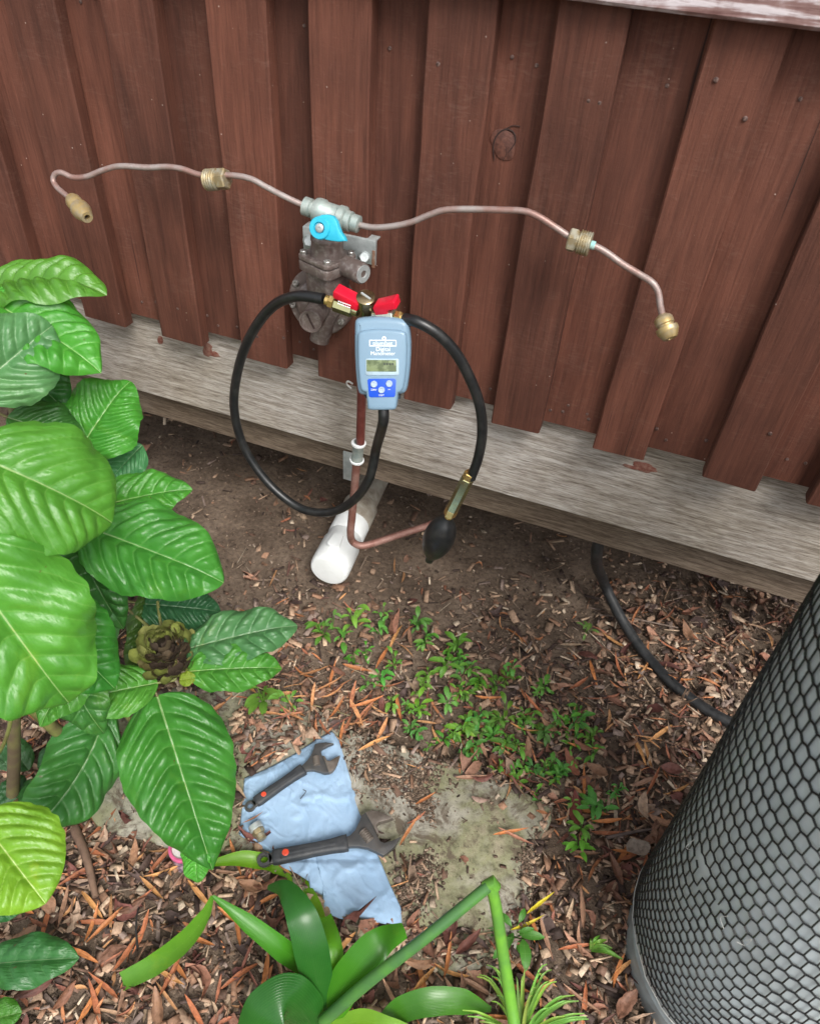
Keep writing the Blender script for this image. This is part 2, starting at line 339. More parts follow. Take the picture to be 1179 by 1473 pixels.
def slab_mat():
    mt, ns, ls, b = newmat('mossy concrete')
    v = mapping(ns, ls, (1, 1, 1), rand=True)
    n1 = noise_t(ns, ls, v, 6, 5, 0.6, 0.6); n2 = noise_t(ns, ls, v, 45, 6, 0.7); n3 = noise_t(ns, ls, v, 240, 4, 0.6)
    r1 = ramp(ns, [(0.32, (0.38, 0.36, 0.31)), (0.45, (0.29, 0.275, 0.22)), (0.55, (0.215, 0.215, 0.125)), (0.68, (0.33, 0.28, 0.21))]); ls.new(n1, r1.inputs[0])
    r2 = ramp(ns, [(0.30, (0.45, 0.42, 0.40)), (0.5, (1, 1, 1)), (0.75, (1.25, 1.24, 1.2))]); ls.new(n2, r2.inputs[0])
    cc = mixc(ns, ls, 1.0, r1.outputs[0], r2.outputs[0], 'MULTIPLY')
    spk = ramp(ns, [(0.30, (0.5, 0.46, 0.42)), (0.40, (1, 1, 1))]); ls.new(n3, spk.inputs[0])
    cc = mixc(ns, ls, 1.0, cc, spk.outputs[0], 'MULTIPLY')
    n4 = noise_t(ns, ls, v, 17, 7, 0.75, 0.6)
    dm = ramp(ns, [(0.53, (0, 0, 0)), (0.60, (0.85, 0.85, 0.85))]); ls.new(n4, dm.inputs[0])
    cc = mixc(ns, ls, dm.outputs[0], cc, (0.105, 0.078, 0.055))
    pm = ramp(ns, [(0.60, (0, 0, 0)), (0.68, (0.6, 0.6, 0.6))]); ls.new(noise_t(ns, ls, v, 8, 6, 0.7, 0.8), pm.inputs[0])
    cc = mixc(ns, ls, pm.outputs[0], cc, (0.50, 0.48, 0.44))
    ls.new(cc, b.inputs['Base Color']); b.inputs['Roughness'].default_value = 0.8; b.inputs['Specular IOR Level'].default_value = 0.3
    n = bump(ns, ls, n2, 0.7, 0.003); n = bump(ns, ls, n3, 0.7, 0.0012, n); ls.new(n, b.inputs['Normal'])
    return mt
M['slab'] = slab_mat()

# ------------------------------------------------------------------ mesh helpers
class MB:
    def __init__(s): s.v = []; s.f = []; s.mi = []
    def add(s, vs, fs):
        o = len(s.v); s.v.extend([tuple(v) for v in vs]); s.f.extend([tuple(i + o for i in f) for f in fs]); return s
    def mesh(s, name, mat, angle=35, smooth=True):
        me = bpy.data.meshes.new(name); me.from_pydata(s.v, [], s.f); me.update()
        if smooth:
            me.polygons.foreach_set('use_smooth', [True] * len(me.polygons))
            me.set_sharp_from_angle(angle=R_(angle))
        if mat is not None: me.materials.append(M[mat] if isinstance(mat, str) else mat)
        return me
def link(name, me, parent=None, matrix=None):
    o = bpy.data.objects.new(name, me); col.objects.link(o)
    if parent is not None:
        o.parent = parent
        loc = Matrix.Translation(-Vector(parent['_at'])) if '_at' in parent else Matrix.Identity(4)
        o.matrix_basis = loc @ (matrix or Matrix.Identity(4))
    elif matrix is not None: o.matrix_basis = matrix
    return o
def tag(o, label=None, cat=None, group=None, kind=None):
    if label: o['label'] = label
    if cat: o['category'] = cat
    if group: o['group'] = group
    if kind: o['kind'] = kind
    return o
def thing(name, at, label, cat, group=None):
    o = bpy.data.objects.new(name, None); col.objects.link(o); o.location = at; o['_at'] = tuple(at)
    o.empty_display_size = 0.05
    return tag(o, label, cat, group)
def part(name, mb, mat, parent, angle=35, label=None):
    o = link(name, mb.mesh(name, mat, angle), parent)
    if parent is not None and '_at' in parent: pass
    if label: o['label'] = label
    return o
def sub(name, mb, mat, prt, angle=35):
    """a piece of a part: vertices are already in the place's coordinates"""
    o = bpy.data.objects.new(name, mb.mesh(name, mat, angle)); col.objects.link(o)
    o.parent = prt; o.matrix_basis = prt_inv(prt)
    return o
def prt_inv(prt):
    m = prt.matrix_basis.copy()
    p = prt.parent
    if p is not None: m = Matrix.Translation(Vector(p['_at'])) @ m
    return m.inverted()

def frame(o, n, xh=None):
    """4x4 with z along n"""
    n = Vector(n).normalized(); xh = Vector(xh) if xh is not None else (Vector((1, 0, 0)) if abs(n.x) < 0.9 else UP)
    x = (xh - n * xh.dot(n)).normalized(); y = n.cross(x)
    m = Matrix.Identity(4)
    for i in range(3): m[i][0] = x[i]; m[i][1] = y[i]; m[i][2] = n[i]; m[i][3] = o[i]
    return m
def lathe(mb, prof, fr, seg=24, caps=True):
    vs = []; fs = []
    for (r, h) in prof:
        for k in range(seg):
            a = 2 * math.pi * k / seg; vs.append(fr @ Vector((r * math.cos(a), r * math.sin(a), h)))
    n = len(prof)
    for i in range(n - 1):
        for k in range(seg):
            a, b = i * seg + k, i * seg + (k + 1) % seg; fs.append((a, b, b + seg, a + seg))
    if caps:
        if prof[0][0] > 1e-6: fs.append(tuple(range(seg - 1, -1, -1)))
        if prof[-1][0] > 1e-6: fs.append(tuple(range((n - 1) * seg, n * seg)))
    return mb.add(vs, fs)
def box(mb, c, s, fr=None, bev=0.0):
    fr = fr or Matrix.Identity(4)
    sx, sy, sz = s[0] / 2, s[1] / 2, s[2] / 2
    return prism(mb, [(-sx, -sy), (sx, -sy), (sx, sy), (-sx, sy)], fr @ Matrix.Translation(Vector(c)), -sz, sz, bev, both=True)
def offset_poly(pts, d):
    n = len(pts); out = []
    for i in range(n):
        p0, p1, p2 = Vector(pts[i - 1]).to_2d(), Vector(pts[i]).to_2d(), Vector(pts[(i + 1) % n]).to_2d()
        e1, e2 = (p1 - p0), (p2 - p1)
        if e1.length < 1e-9 or e2.length < 1e-9: out.append(tuple(p1)); continue
        e1.normalize(); e2.normalize()
        n1, n2 = Vector((-e1.y, e1.x)), Vector((-e2.y, e2.x)); mm = n1 + n2
        k = max(0.35, 1 + n1.dot(n2)); out.append(tuple(p1 + mm * (d / k)))
    return out
def prism(mb, pts, fr, h0, h1, bev=0.0, both=False, seg=2):
    """outline (counter-clockwise) raised from h0 to h1 with a rounded upper edge"""
    rings = []
    if bev and both:
        for k in range(seg, 0, -1):
            a = math.pi / 2 * k / seg; rings.append((offset_poly(pts, bev * (1 - math.cos(a))), h0 + bev * (1 - math.sin(a))))
        rings.append((pts, h0 + bev))
    else: rings.append((pts, h0))
    if bev:
        rings.append((pts, h1 - bev))
        for k in range(1, seg + 1):
            a = math.pi / 2 * k / seg; rings.append((offset_poly(pts, bev * (1 - math.cos(a))), h1 - bev + bev * math.sin(a)))
    else: rings.append((pts, h1))
    n = len(pts); vs = [fr @ Vector((p[0], p[1], h)) for ring, h in rings for p in ring]; fs = [tuple(range(n - 1, -1, -1))]
    for i in range(len(rings) - 1):
        for k in range(n):
            a, b = i * n + k, i * n + (k + 1) % n; fs.append((a, b, b + n, a + n))
    fs.append(tuple(range((len(rings) - 1) * n, len(rings) * n)))
    return mb.add(vs, fs)
def spline(pts, n):
    pts = [Vector(p) for p in pts]
    if len(pts) == 2: return [pts[0].lerp(pts[1], i / (n - 1)) for i in range(n)]
    ext = [pts[0] * 2 - pts[1]] + pts + [pts[-1] * 2 - pts[-2]]
    # centripetal-like sampling by chord length
    L = [0.0]
    for i in range(1, len(pts)): L.append(L[-1] + max(1e-6, (pts[i] - pts[i - 1]).length))
    out = []
    for j in range(n):
        s = L[-1] * j / (n - 1); i = 0
        while i < len(L) - 2 and L[i + 1] < s: i += 1
        t = (s - L[i]) / (L[i + 1] - L[i])
        p0, p1, p2, p3 = ext[i], ext[i + 1], ext[i + 2], ext[i + 3]
        d1 = L[i + 1] - L[i]; d0 = (p1 - p0).length or d1; d2 = (p3 - p2).length or d1
        m1 = ((p1 - p0) / d0 * d1 + (p2 - p1) * (d0 / d1) * 1.0) * (d1 / (d0 + d1)) if False else (p2 - p0) * (d1 / (d0 + d1))
        m2 = (p3 - p1) * (d1 / (d1 + d2))
        t2, t3 = t * t, t * t * t
        out.append(p1 * (2 * t3 - 3 * t2 + 1) + m1 * (t3 - 2 * t2 + t) + p2 * (-2 * t3 + 3 * t2) + m2 * (t3 - t2))
    return out
def tube(mb, path, r, seg=12, cap=True):
    n = len(path); rr = r if callable(r) else (lambda t: r)
    T = [(path[min(i + 1, n - 1)] - path[max(i - 1, 0)]).normalized() for i in range(n)]
    u = T[0].orthogonal().normalized(); vs = []; fs = []
    for i in range(n):
        u = (u - T[i] * u.dot(T[i])).normalized(); w = T[i].cross(u); ri = rr(i / (n - 1))
        for k in range(seg):
            a = 2 * math.pi * k / seg; vs.append(path[i] + (u * math.cos(a) + w * math.sin(a)) * ri)
    for i in range(n - 1):
        for k in range(seg):
            a, b = i * seg + k, i * seg + (k + 1) % seg; fs.append((a, b, b + seg, a + seg))
    if cap: fs.append(tuple(range(seg - 1, -1, -1))); fs.append(tuple(range((n - 1) * seg, n * seg)))
    return mb.add(vs, fs)
def hexprof(mb, a, b, r, seg=6, ch=0.12):
    d = (b - a).length
    return lathe(mb, [(r * (1 - ch), 0), (r, r * ch), (r, d - r * ch), (r * (1 - ch), d)], frame(a, b - a), seg)
def cyl(mb, a, b, r, seg=20, bev=0.08):
    d = (b - a).length
    return lathe(mb, [(r * (1 - bev), 0), (r, r * bev), (r, d - r * bev), (r * (1 - bev), d)], frame(a, b - a), seg)
def threads(mb, a, b, r, n, depth=0.0008, seg=20):
    d = (b - a).length; pr = [(r * 0.8, 0)]
    for i in range(n):
        pr += [(r - depth, d * (i + 0.05) / n), (r, d * (i + 0.35) / n), (r, d * (i + 0.65) / n), (r - depth, d * (i + 0.95) / n)]
    pr += [(r * 0.8, d)]
    return lathe(mb, pr, frame(a, b - a), seg)
def text_mesh(s, size, mat, fr, align='CENTER'):
    cu = bpy.data.curves.new('lettering', 'FONT'); cu.body = s; cu.size = size; cu.align_x = align; cu.extrude = 0.0002
    o = bpy.data.objects.new('lettering', cu); col.objects.link(o)
    bpy.context.view_layer.update(); dg = bpy.context.evaluated_depsgraph_get()
    me = bpy.data.meshes.new_from_object(o.evaluated_get(dg)); bpy.data.objects.remove(o); bpy.data.curves.remove(cu)
    me.transform(fr); me.materials.clear(); me.materials.append(M[mat]); return me

# ------------------------------------------------------------------ ground
def in_poly(x, y, poly):
    c = np.zeros(x.shape, bool); n = len(poly)
    for i in range(n):
        x0, y0 = poly[i - 1]; x1, y1 = poly[i]
        k = ((y0 > y) != (y1 > y)) & (x < (x1 - x0) * (y - y0) / (y1 - y0 + 1e-9) + x0); c = c ^ k
    return c
SLAB_E = [(505, 1047), (625, 1092), (793, 1150), (776, 1225), (752, 1330), (735, 1392), (640, 1392), (540, 1360), (420, 1270), (440, 1150)]
def gz(x, y):
    x = np.asarray(x, float); y = np.asarray(y, float)
    e = np.clip(1 - np.maximum(np.abs(x + 0.3) / 2.2, np.abs(y - 1.0) / 2.2), 0, 1); e = np.clip(e * 4, 0, 1)
    h = 0.010 * np.sin(3.1 * x + 1.3) * np.cos(2.7 * y + 0.4) + 0.006 * np.sin(8.3 * x - 2.1 * y) + 0.004 * np.cos(13.0 * y + 5.0 * x + 1.0) + 0.003 * np.sin(27 * x + 11 * y) * np.cos(23 * y - 9 * x)
    h = h * e - 0.004
    px, py, _ = px_of(x, y, np.zeros_like(x))          # the bed of the slab is level
    return np.where(in_poly(px, py, SLAB_E), np.minimum(h, 0.005), h)
def gz1(x, y): return float(gz(x, y))
def GS(px, py, h=0.0):
    p = G(px, py, h); return G(px, py, h + gz1(p.x, p.y))
nx, ny = 230, 230
xs = np.linspace(-2.4, 1.8, nx); ys = np.linspace(-1.1, 3.1, ny)
X, Y = np.meshgrid(xs, ys, indexing='ij')
fine = np.array([mnoise.noise((x * 34, y * 34, 0)) + 0.6 * mnoise.noise((x * 80, y * 80, 3)) for x, y in zip(X.ravel(), Y.ravel())]).reshape(nx, ny)
edge = np.minimum(np.minimum(np.arange(nx)[:, None], nx - 1 - np.arange(nx)[:, None]), np.minimum(np.arange(ny)[None], ny - 1 - np.arange(ny)[None]))
Z = (gz(X, Y) + 0.0035 * fine) * np.clip(edge / 12, 0, 1)
gb = MB()
vs = np.stack([X, Y, Z], -1).reshape(-1, 3).tolist()
fs = [(i * ny + j, (i + 1) * ny + j, (i + 1) * ny + j + 1, i * ny + j + 1) for i in range(nx - 1) for j in range(ny - 1)]
gb.add(vs, fs)
B_ = 60.0
o_ = len(gb.v); gb.v += [(-B_, -B_, 0), (B_, -B_, 0), (B_, B_, 0), (-B_, B_, 0)]
c00, c10, c11, c01 = 0, (nx - 1) * ny, (nx - 1) * ny + ny - 1, ny - 1
gb.f += [(o_, o_ + 1, c10, c00), (o_ + 1, o_ + 2, c11, c10), (o_ + 2, o_ + 3, c01, c11), (o_ + 3, o_, c00, c01)]
tag(link('ground', gb.mesh('ground', 'soil', 180)), 'bare brown soil under the house wall and round the mulch', None, None, 'structure')

# ------------------------------------------------------------------ house wall
wall = thing('timber_wall', (-1.2, DW, 0.4), 'red brown board and batten house wall above the grey beam', 'wall')
XL, XR = -3.2, 0.86
def roughboard(x0, x1, off0, off1, z0, z1, seed, wob=0.0012, nseg=40, slant=0.0, bev=0.0024):
    """a sawn board standing upright: faces at off0 (back) and off1 (front), slightly wavy edges"""
    mb = MB(); rings = []
    for i in range(nseg + 1):
        z = z0 + (z1 - z0) * i / nseg
        wl_ = mnoise.noise((seed * 7.3, z * 6, 0)) * wob + mnoise.noise((seed * 7.3, z * 28, 0)) * wob * 0.4
        wr_ = mnoise.noise((seed * 3.1 + 50, z * 6, 0)) * wob + mnoise.noise((seed * 3.1 + 50, z * 28, 0)) * wob * 0.4
        a, b = x0 + wl_, x1 + wr_
        zz = lambda x: z + (slant * (x - x0) / (x1 - x0) if i == 0 else 0)
        yb, yf = DW - off0, DW - off1
        rings.append([(a, yb, zz(a)), (b, yb, zz(b)), (b, yf + bev, zz(b)), (b - bev, yf, zz(b)), (a + bev, yf, zz(a)), (a, yf + bev, zz(a))])
    vs = [p for r in rings for p in r]; n = 6; fs = [tuple(range(n - 1, -1, -1))][:1]
    for i in range(nseg):
        for k in range(n):
            a, b = i * n + k, i * n + (k + 1) % n; fs.append((a, b, b + n, a + n))
    fs.append(tuple(range(nseg * n, nseg * n + n)))
    return mb.add(vs, fs)
BT = 0.026
def bx_(p): return W(p[0], p[1], BT).x
bat = [(bx_((2, 0)), bx_((75, 0))), (bx_((142, 0)), bx_((218, 0))), (bx_((293, 0)), bx_((380, 0))), (bx_((442, 0)), bx_((535, 0))),
       (bx_((616, 0)), bx_((716, 0))), (bx_((804, 5)), bx_((909, 15))), (bx_((1026, 30)), bx_((1139, 45))),
       (bx_((1089, 495)), bx_((1090, 699))), (bx_((1166, 712)), bx_((1166, 712)) + 0.10)]
xr0 = bx_((25, 300)); left = [(xr0 - 0.098, xr0)]
while left[0][0] > XL + 0.2: left.insert(0, (left[0][0] - 0.19, left[0][0] - 0.092))
bat = left + bat
while bat[-1][1] < XR - 0.15: bat.append((bat[-1][1] + 0.085, bat[-1][1] + 0.183))
ZB, ZT = 0.622, 2.75
for i, (a, b) in enumerate(bat):
    part('batten', roughboard(a, b, 0.0008, BT + random.uniform(-0.002, 0.002), ZB + random.uniform(-0.004, 0.004), ZT, i, 0.0022, slant=random.uniform(-0.003, 0.003)), 'board', wall, 30)
for i in range(len(bat) - 1):
    a, b = (bat[i][0] + bat[i][1]) / 2 + 0.003, (bat[i + 1][0] + bat[i + 1][1]) / 2 - 0.003
    part('cladding_board', roughboard(a, b, -0.020, random.uniform(-0.0015, 0.0), ZB + 0.014 + random.uniform(-0.003, 0.003), ZT, i + 40), 'board', wall, 30)
# long weathered beam under the boards, a lower bearer set back and unseen sheets added to stop light
def longbeam(x0, x1, off, thick, z0, z1, seed, bev=0.004):
    mb = MB(); n = 60; rings = []
    for i in range(n + 1):
        x = x0 + (x1 - x0) * i / n
        wz = mnoise.noise((x * 5, seed, 0)) * 0.0015; wt = mnoise.noise((x * 5, seed + 9, 0)) * 0.0015
        y0, y1 = DW - off, DW - off + thick
        rings.append([(x, y0 + bev, z0 + wz), (x, y1, z0 + wz), (x, y1, z1 + wt), (x, y0 + bev, z1 + wt), (x, y0, z1 + wt - bev), (x, y0, z0 + wz + bev)])
    vs = [p for r in rings for p in r]; fs = [tuple(range(6))]
    for i in range(n):
        for k in range(6):
            a, b = i * 6 + k, i * 6 + (k + 1) % 6; fs.append((b, a, a + 6, b + 6))
    fs.append(tuple(range(n * 6 + 5, n * 6 - 1, -1)))
    return mb.add(vs, fs)
zbeam = W(720, 711, -0.024).z
zlow = W(720, 743, -0.062).z
part('bottom_beam', longbeam(XL, XR, -0.024, 0.036, zbeam, ZB + 0.06, 3), 'beam', wall, 30)
part('lower_bearer', longbeam(XL, XR, -0.062, 0.05, zlow, zbeam + 0.05, 8), 'lowbeam', wall, 30)
ztr = W(814, 0, 0.052).z
part('trim_board', longbeam(XL, XR, 0.052, 0.0225, ztr, ztr + 0.12, 21), 'trim', wall, 30)
fb = MB(); box(fb, ((XL + XR) / 2, DW + 1.9, zbeam + 0.14), (XR - XL, 3.5, 0.04)); part('unseen_floor_block', fb, 'plain_dark', wall)  # unseen floor sheet, added to keep daylight out from under the house
fb = MB(); box(fb, ((XL + XR) / 2, DW + 0.05, 1.7), (XR - XL, 0.05, 2.1)); part('unseen_back_block', fb, 'plain_dark', wall)  # unseen backing sheet, added to block light behind the boards
# nails, knot, paint spills
for (x, y) in [(177, 421), (256, 444), (298, 454), (370, 484), (408, 486), (653, 553), (791, 590), (809, 592), (846, 603), (944, 617), (1015, 634), (1107, 624), (63, 376), (846, 145), (862, 148), (1029, 115), (1071, 171), (630, 92)]:
    onb = any(a < W(x, y, BT).x < b for a, b in bat)
    p = W(x, y, BT if onb else 0.0)
    nb = MB(); lathe(nb, [(0.0030, -0.004), (0.0030, 0.0006), (0.0020, 0.0012), (0.0, 0.0012)], frame(p, (0, -1, 0)), 10); part('nail', nb, 'nail', wall)
for i in range(len(bat) - 1):
    for z_ in (ZB + 0.045, 1.16):
        for sgn in (-1, 1):
            xx = (bat[i][1] + bat[i + 1][0]) / 2 + sgn * 0.017 + random.uniform(-.006, .006)
            if random.random() < .75:
                nb = MB(); lathe(nb, [(0.0026, -0.004), (0.0026, 0.0005), (0.0016, 0.0010), (0.0, 0.0008)], frame((xx, DW, z_ + random.uniform(-.012, .012)), (0, -1, 0)), 9); part('nail', nb, 'nail', wall)
M['knot'] = simple('knot wood', (0.07, 0.026, 0.018), 0.6, c2=(0.13, 0.05, 0.033), nscale=120, bumpd=0.001, bscale=160)
kn_ = [W(724 + 17 * math.cos(a) * (1 + .12 * math.sin(3 * a)) - 4 * math.sin(a), 208 - 25 * math.sin(a) * (1 + .1 * math.cos(2 * a)), 0.0) for a in [2 * math.pi * k / 24 for k in range(24)]]
kq = [(p.x, p.z) for p in kn_]; ar_ = sum(kq[i - 1][0] * kq[i][1] - kq[i][0] * kq[i - 1][1] for i in range(24))
kd = MB(); prism(kd, kq if ar_ > 0 else kq[::-1], frame((0, DW, 0), (0, -1, 0), (1, 0, 0)), -0.002, 0.0007, 0.0006); part('knot', kd, 'knot', wall)
kb = MB()
kp = lambda pts: spline([W(x, y, 0.0004) for x, y in pts], 18)
tube(kb, kp([(711, 232), (709, 212), (714, 195), (726, 186), (738, 190), (741, 203), (735, 214), (729, 221)]), lambda t: 0.0009 * math.sin(math.pi * t) ** 0.5 + 0.0003, 6)
tube(kb, kp([(726, 186), (737, 181), (748, 182)]), 0.0006, 6); tube(kb, kp([(723, 231), (728, 221), (727, 210)]), 0.0005, 6)
part('knot_crack', kb, 'crack', wall)
def spill(cx, cy, w, h, seed):
    pts = []
    for k in range(22):
        a = 2 * math.pi * k / 22; rr = 1 + 0.45 * mnoise.noise((math.cos(a) * 2.2, math.sin(a) * 2.2, seed))
        p = W(cx + math.cos(a) * w * rr, cy + (math.cos(a) * w * 0.24 + math.sin(a) * h) * rr, -0.024); pts.append((p.x, p.z))
    if True:
        fr = frame((0, DW + 0.024, 0), (0, -1, 0), (1, 0, 0))
        mb = MB(); pts2 = [(x, z) for x, z in pts]
        ar = sum(pts2[i - 1][0] * pts2[i][1] - pts2[i][0] * pts2[i - 1][1] for i in range(22))
        if ar < 0: pts2 = pts2[::-1]
        prism(mb, pts2, fr, -0.002 - seed * .0001, 0.0006 + seed * .0001, 0.0004); part('paint_spill', mb, 'paint_spill', wall)
spill(926, 672, 17, 7, 3); spill(909, 672, 13, 2.5, 5); spill(299, 503, 7, 10, 9); spill(307, 509, 9, 4, 2); spill(231, 489, 4, 6, 4)
# ------------------------------------------------------------------ concrete slabs
def slab(pix, top, seed, label):
    pts = [G(x, y, top) for x, y in pix]; pts = [(p.x, p.y) for p in pts]
    # densify with a ragged edge
    out = []
    for i in range(len(pts)):
        a, b = Vector(pts[i]), Vector(pts[(i + 1) % len(pts)]); n = max(2, int((b - a).length / 0.012))
        for k in range(n):
            p = a.lerp(b, k / n); out.append((p.x + 0.016 * mnoise.noise((p.x * 9, p.y * 9, seed)) + 0.006 * mnoise.noise((p.x * 45, p.y * 45, seed)), p.y + 0.016 * mnoise.noise((p.x * 9, p.y * 9, seed + 5)) + 0.006 * mnoise.noise((p.x * 45, p.y * 45, seed + 5))))
    ar = sum(out[i - 1][0] * out[i][1] - out[i][0] * out[i - 1][1] for i in range(len(out)))
    if ar < 0: out = out[::-1]
    mb = MB(); prism(mb, out, Matrix.Identity(4), -0.05, top, 0.006)
    me = mb.mesh('concrete_slab', 'slab', 50)
    return tag(link('concrete_slab', me), label, 'paving slab', 'concrete paving slabs')
slab([(505, 1047), (625, 1092), (793, 1150), (776, 1225), (752, 1330), (735, 1392), (640, 1392), (540, 1360), (420, 1270), (440, 1150)], 0.014, 1, 'mossy grey concrete slab beside the blue cloth, under the tips of both wrenches')
slab([(95, 1030), (210, 996), (330, 978), (440, 1012), (500, 1038), (432, 1150), (395, 1235), (250, 1215), (150, 1195), (60, 1120)], 0.010, 2, 'dirty concrete slab behind the big drooping leaf, mostly covered by litter')
tag(bpy.data.objects['concrete_slab'], None)

# ------------------------------------------------------------------ copper pigtails
def pigtail(path, nutpos, endfit, label, nutside):
    at = W(path[0][0], path[0][1], 0)
    t = thing('copper_pigtail', at, label, 'gas pipe', 'copper gas pigtails on the wall')
    pts = [W(x, y, o) for x, y, o in path]
    mb = MB(); tube(mb, spline(pts, 110), lambda s: 0.0044, 12); part('tube', mb, 'copper', t, 60)
    a, b = [W(x, y, o) for x, y, o in nutpos]
    d = (b - a)
    nut = MB(); hexprof(nut, a, a + d * 0.40, 0.0155); lathe(nut, [(0.008, 0), (0.0125, 0.0001), (0.0125, d.length * 0.12)], frame(a + d * 0.38, d), 18)
    threads(nut, a + d * 0.46, b, 0.0158, 5, 0.0013, 22)
    n = part('union_nut', nut, 'brass_old', t)
    vb = MB(); cyl(vb, b, b + d.normalized() * 0.006, 0.0056, 12); sub('verdigris_ring', vb, 'verdigris', n)
    e0, e1 = [W(x, y, o) for x, y, o in endfit]
    d = e1 - e0; L = d.length; fr = frame(e0, d)
    eb = MB(); lathe(eb, [(0.0048, -0.004), (0.0105, 0.0), (0.0125, 0.1 * L), (0.0125, 0.34 * L), (0.0108, 0.38 * L), (0.0108, 0.45 * L), (0.0148, 0.50 * L), (0.0148, 0.66 * L), (0.0138, 0.72 * L), (0.0128, 0.78 * L), (0.0105, 0.92 * L), (0.0085, 1.0 * L), (0.0045, 1.0 * L), (0.0042, 0.86 * L)], fr, 22)
    e = part('end_fitting', eb, 'brass', t)
    hb = MB(); lathe(hb, [(0.0044, 0.86 * L), (0.0, 0.865 * L)], fr, 16, False); sub('bore', hb, 'crack', e)
    return t
pigtail([(440, 297, .085), (410, 283, .088), (385, 270, .088), (360, 257, .088), (330, 252, .088), (290, 252, .09), (262, 243, .09), (240, 240, .09), (215, 241, .092), (180, 239, .095), (165, 240, .095), (145, 246, .097), (125, 254, .10), (105, 255, .102), (88, 248, .104), (79, 251, .106), (77, 260, .11), (82, 269, .115), (92, 278, .122), (106, 289, .13)],
        [(327, 257, .0885), (297, 259, .0895)], [(104, 287, .129), (126, 313, .165)],
        'pinkish copper gas pigtail bent out to the brass end fitting above the leafy shrub', 0)
pigtail([(510, 322, .085), (535, 327, .088), (560, 326, .09), (590, 320, .09), (620, 308, .09), (640, 302, .09), (680, 301, .09), (720, 302, .09), (755, 304, .09), (775, 312, .09), (800, 328, .09), (822, 342, .09), (850, 352, .09), (870, 362, .09), (895, 380, .092), (920, 395, .094), (938, 407, .098), (946, 420, .10), (949, 440, .105), (953, 458, .108)],
        [(817, 344, .09), (849, 352, .09)], [(952, 456, .108), (964, 487, .125)],
        'copper gas pigtail running from the tee to the brass fitting hanging towards the gas bottle', 1)

# ------------------------------------------------------------------ regulator
reg = thing('gas_regulator', W(470, 400, 0.03), 'dusty brown gas regulator with turquoise changeover lever bolted to the boards', 'gas regulator')
ta, tb = W(437, 296, .085), W(516, 323, .085); td = (tb - ta); tl = td.length; tfr = frame(ta, td)
mb = MB(); lathe(mb, [(0.009, 0), (0.0135, 0.001), (0.0135, 0.012), (0.0115, 0.013), (0.0115, 0.017), (0.017, 0.019), (0.0185, 0.024), (0.0185, 0.032), (0.0165, 0.035), (0.0165, tl * 0.62), (0.0185, tl * 0.64), (0.0185, tl * 0.74), (0.0165, tl * 0.76), (0.0145, tl * 0.77), (0.0145, tl * 0.86), (0.011, tl * 0.87), (0.0125, tl * 0.89), (0.0125, tl), (0.009, tl * 1.02)], tfr, 20)
part('changeover_tee', mb, 'tee', reg)
fc = W(471, 372, .080); yaw = R_(-20)
rz = Matrix.Translation(fc) @ Matrix.Rotation(yaw, 4, 'Z')
sq = [(-0.031, -0.031), (0.031, -0.031), (0.031, 0.031), (-0.031, 0.031)]
def roundsq(s, r, n=4):
    out = []
    for cx, cy, a0 in ((s - r, s - r, 0), (-s + r, s - r, 90), (-s + r, -s + r, 180), (s - r, -s + r, 270)):
        for k in range(n + 1):
            a = R_(a0 + 90 * k / n); out.append((cx + r * math.cos(a), cy + r * math.sin(a)))
    return out
mb = MB(); prism(mb, roundsq(0.034, 0.010), rz, 0.000, 0.0075, 0.0015, True); prism(mb, roundsq(0.034, 0.010), rz, -0.0165, -0.0015, 0.0015, True)
lathe(mb, [(0.027, 0.006), (0.0255, 0.012), (0.0245, 0.028), (0.0255, 0.030), (0.0255, 0.034), (0.0225, 0.040), (0.0205, 0.041), (0.0195, 0.0385), (0.0, 0.0385)], rz, 28)
prism(mb, roundsq(0.026, 0.008), rz, -0.052, -0.0165, 0.002, True)
part('valve_body', mb, 'cast', reg)
for sx in (-1, 1):
    for sy in (-1, 1):
        b = MB(); f2 = rz @ Matrix.Translation((sx * 0.0255, sy * 0.0255, 0.0075)); lathe(b, [(0.0058, -0.001), (0.0058, 0.0045), (0.0050, 0.0055), (0.0028, 0.0055), (0.0026, 0.003), (0, 0.003)], f2, 14); part('bolt', b, 'bolt', reg)
pa = W(497, 382, .085); pb_ = W(522, 394, .10)
mb = MB(); d = (pb_ - pa); fr = frame(pa, d); L = d.length
lathe(mb, [(0.0155, 0), (0.0165, L * 0.9), (0.0155, L)], fr, 22); sp = part('side_port', mb, 'cast', reg)
b = MB(); lathe(b, [(0.0135, L - 0.001), (0.0135, L + 0.0018), (0.006, L + 0.0018), (0.0055, L - 0.0005), (0, L - 0.0005)], fr, 18); sub('port_plug', b, 'zinc', sp)
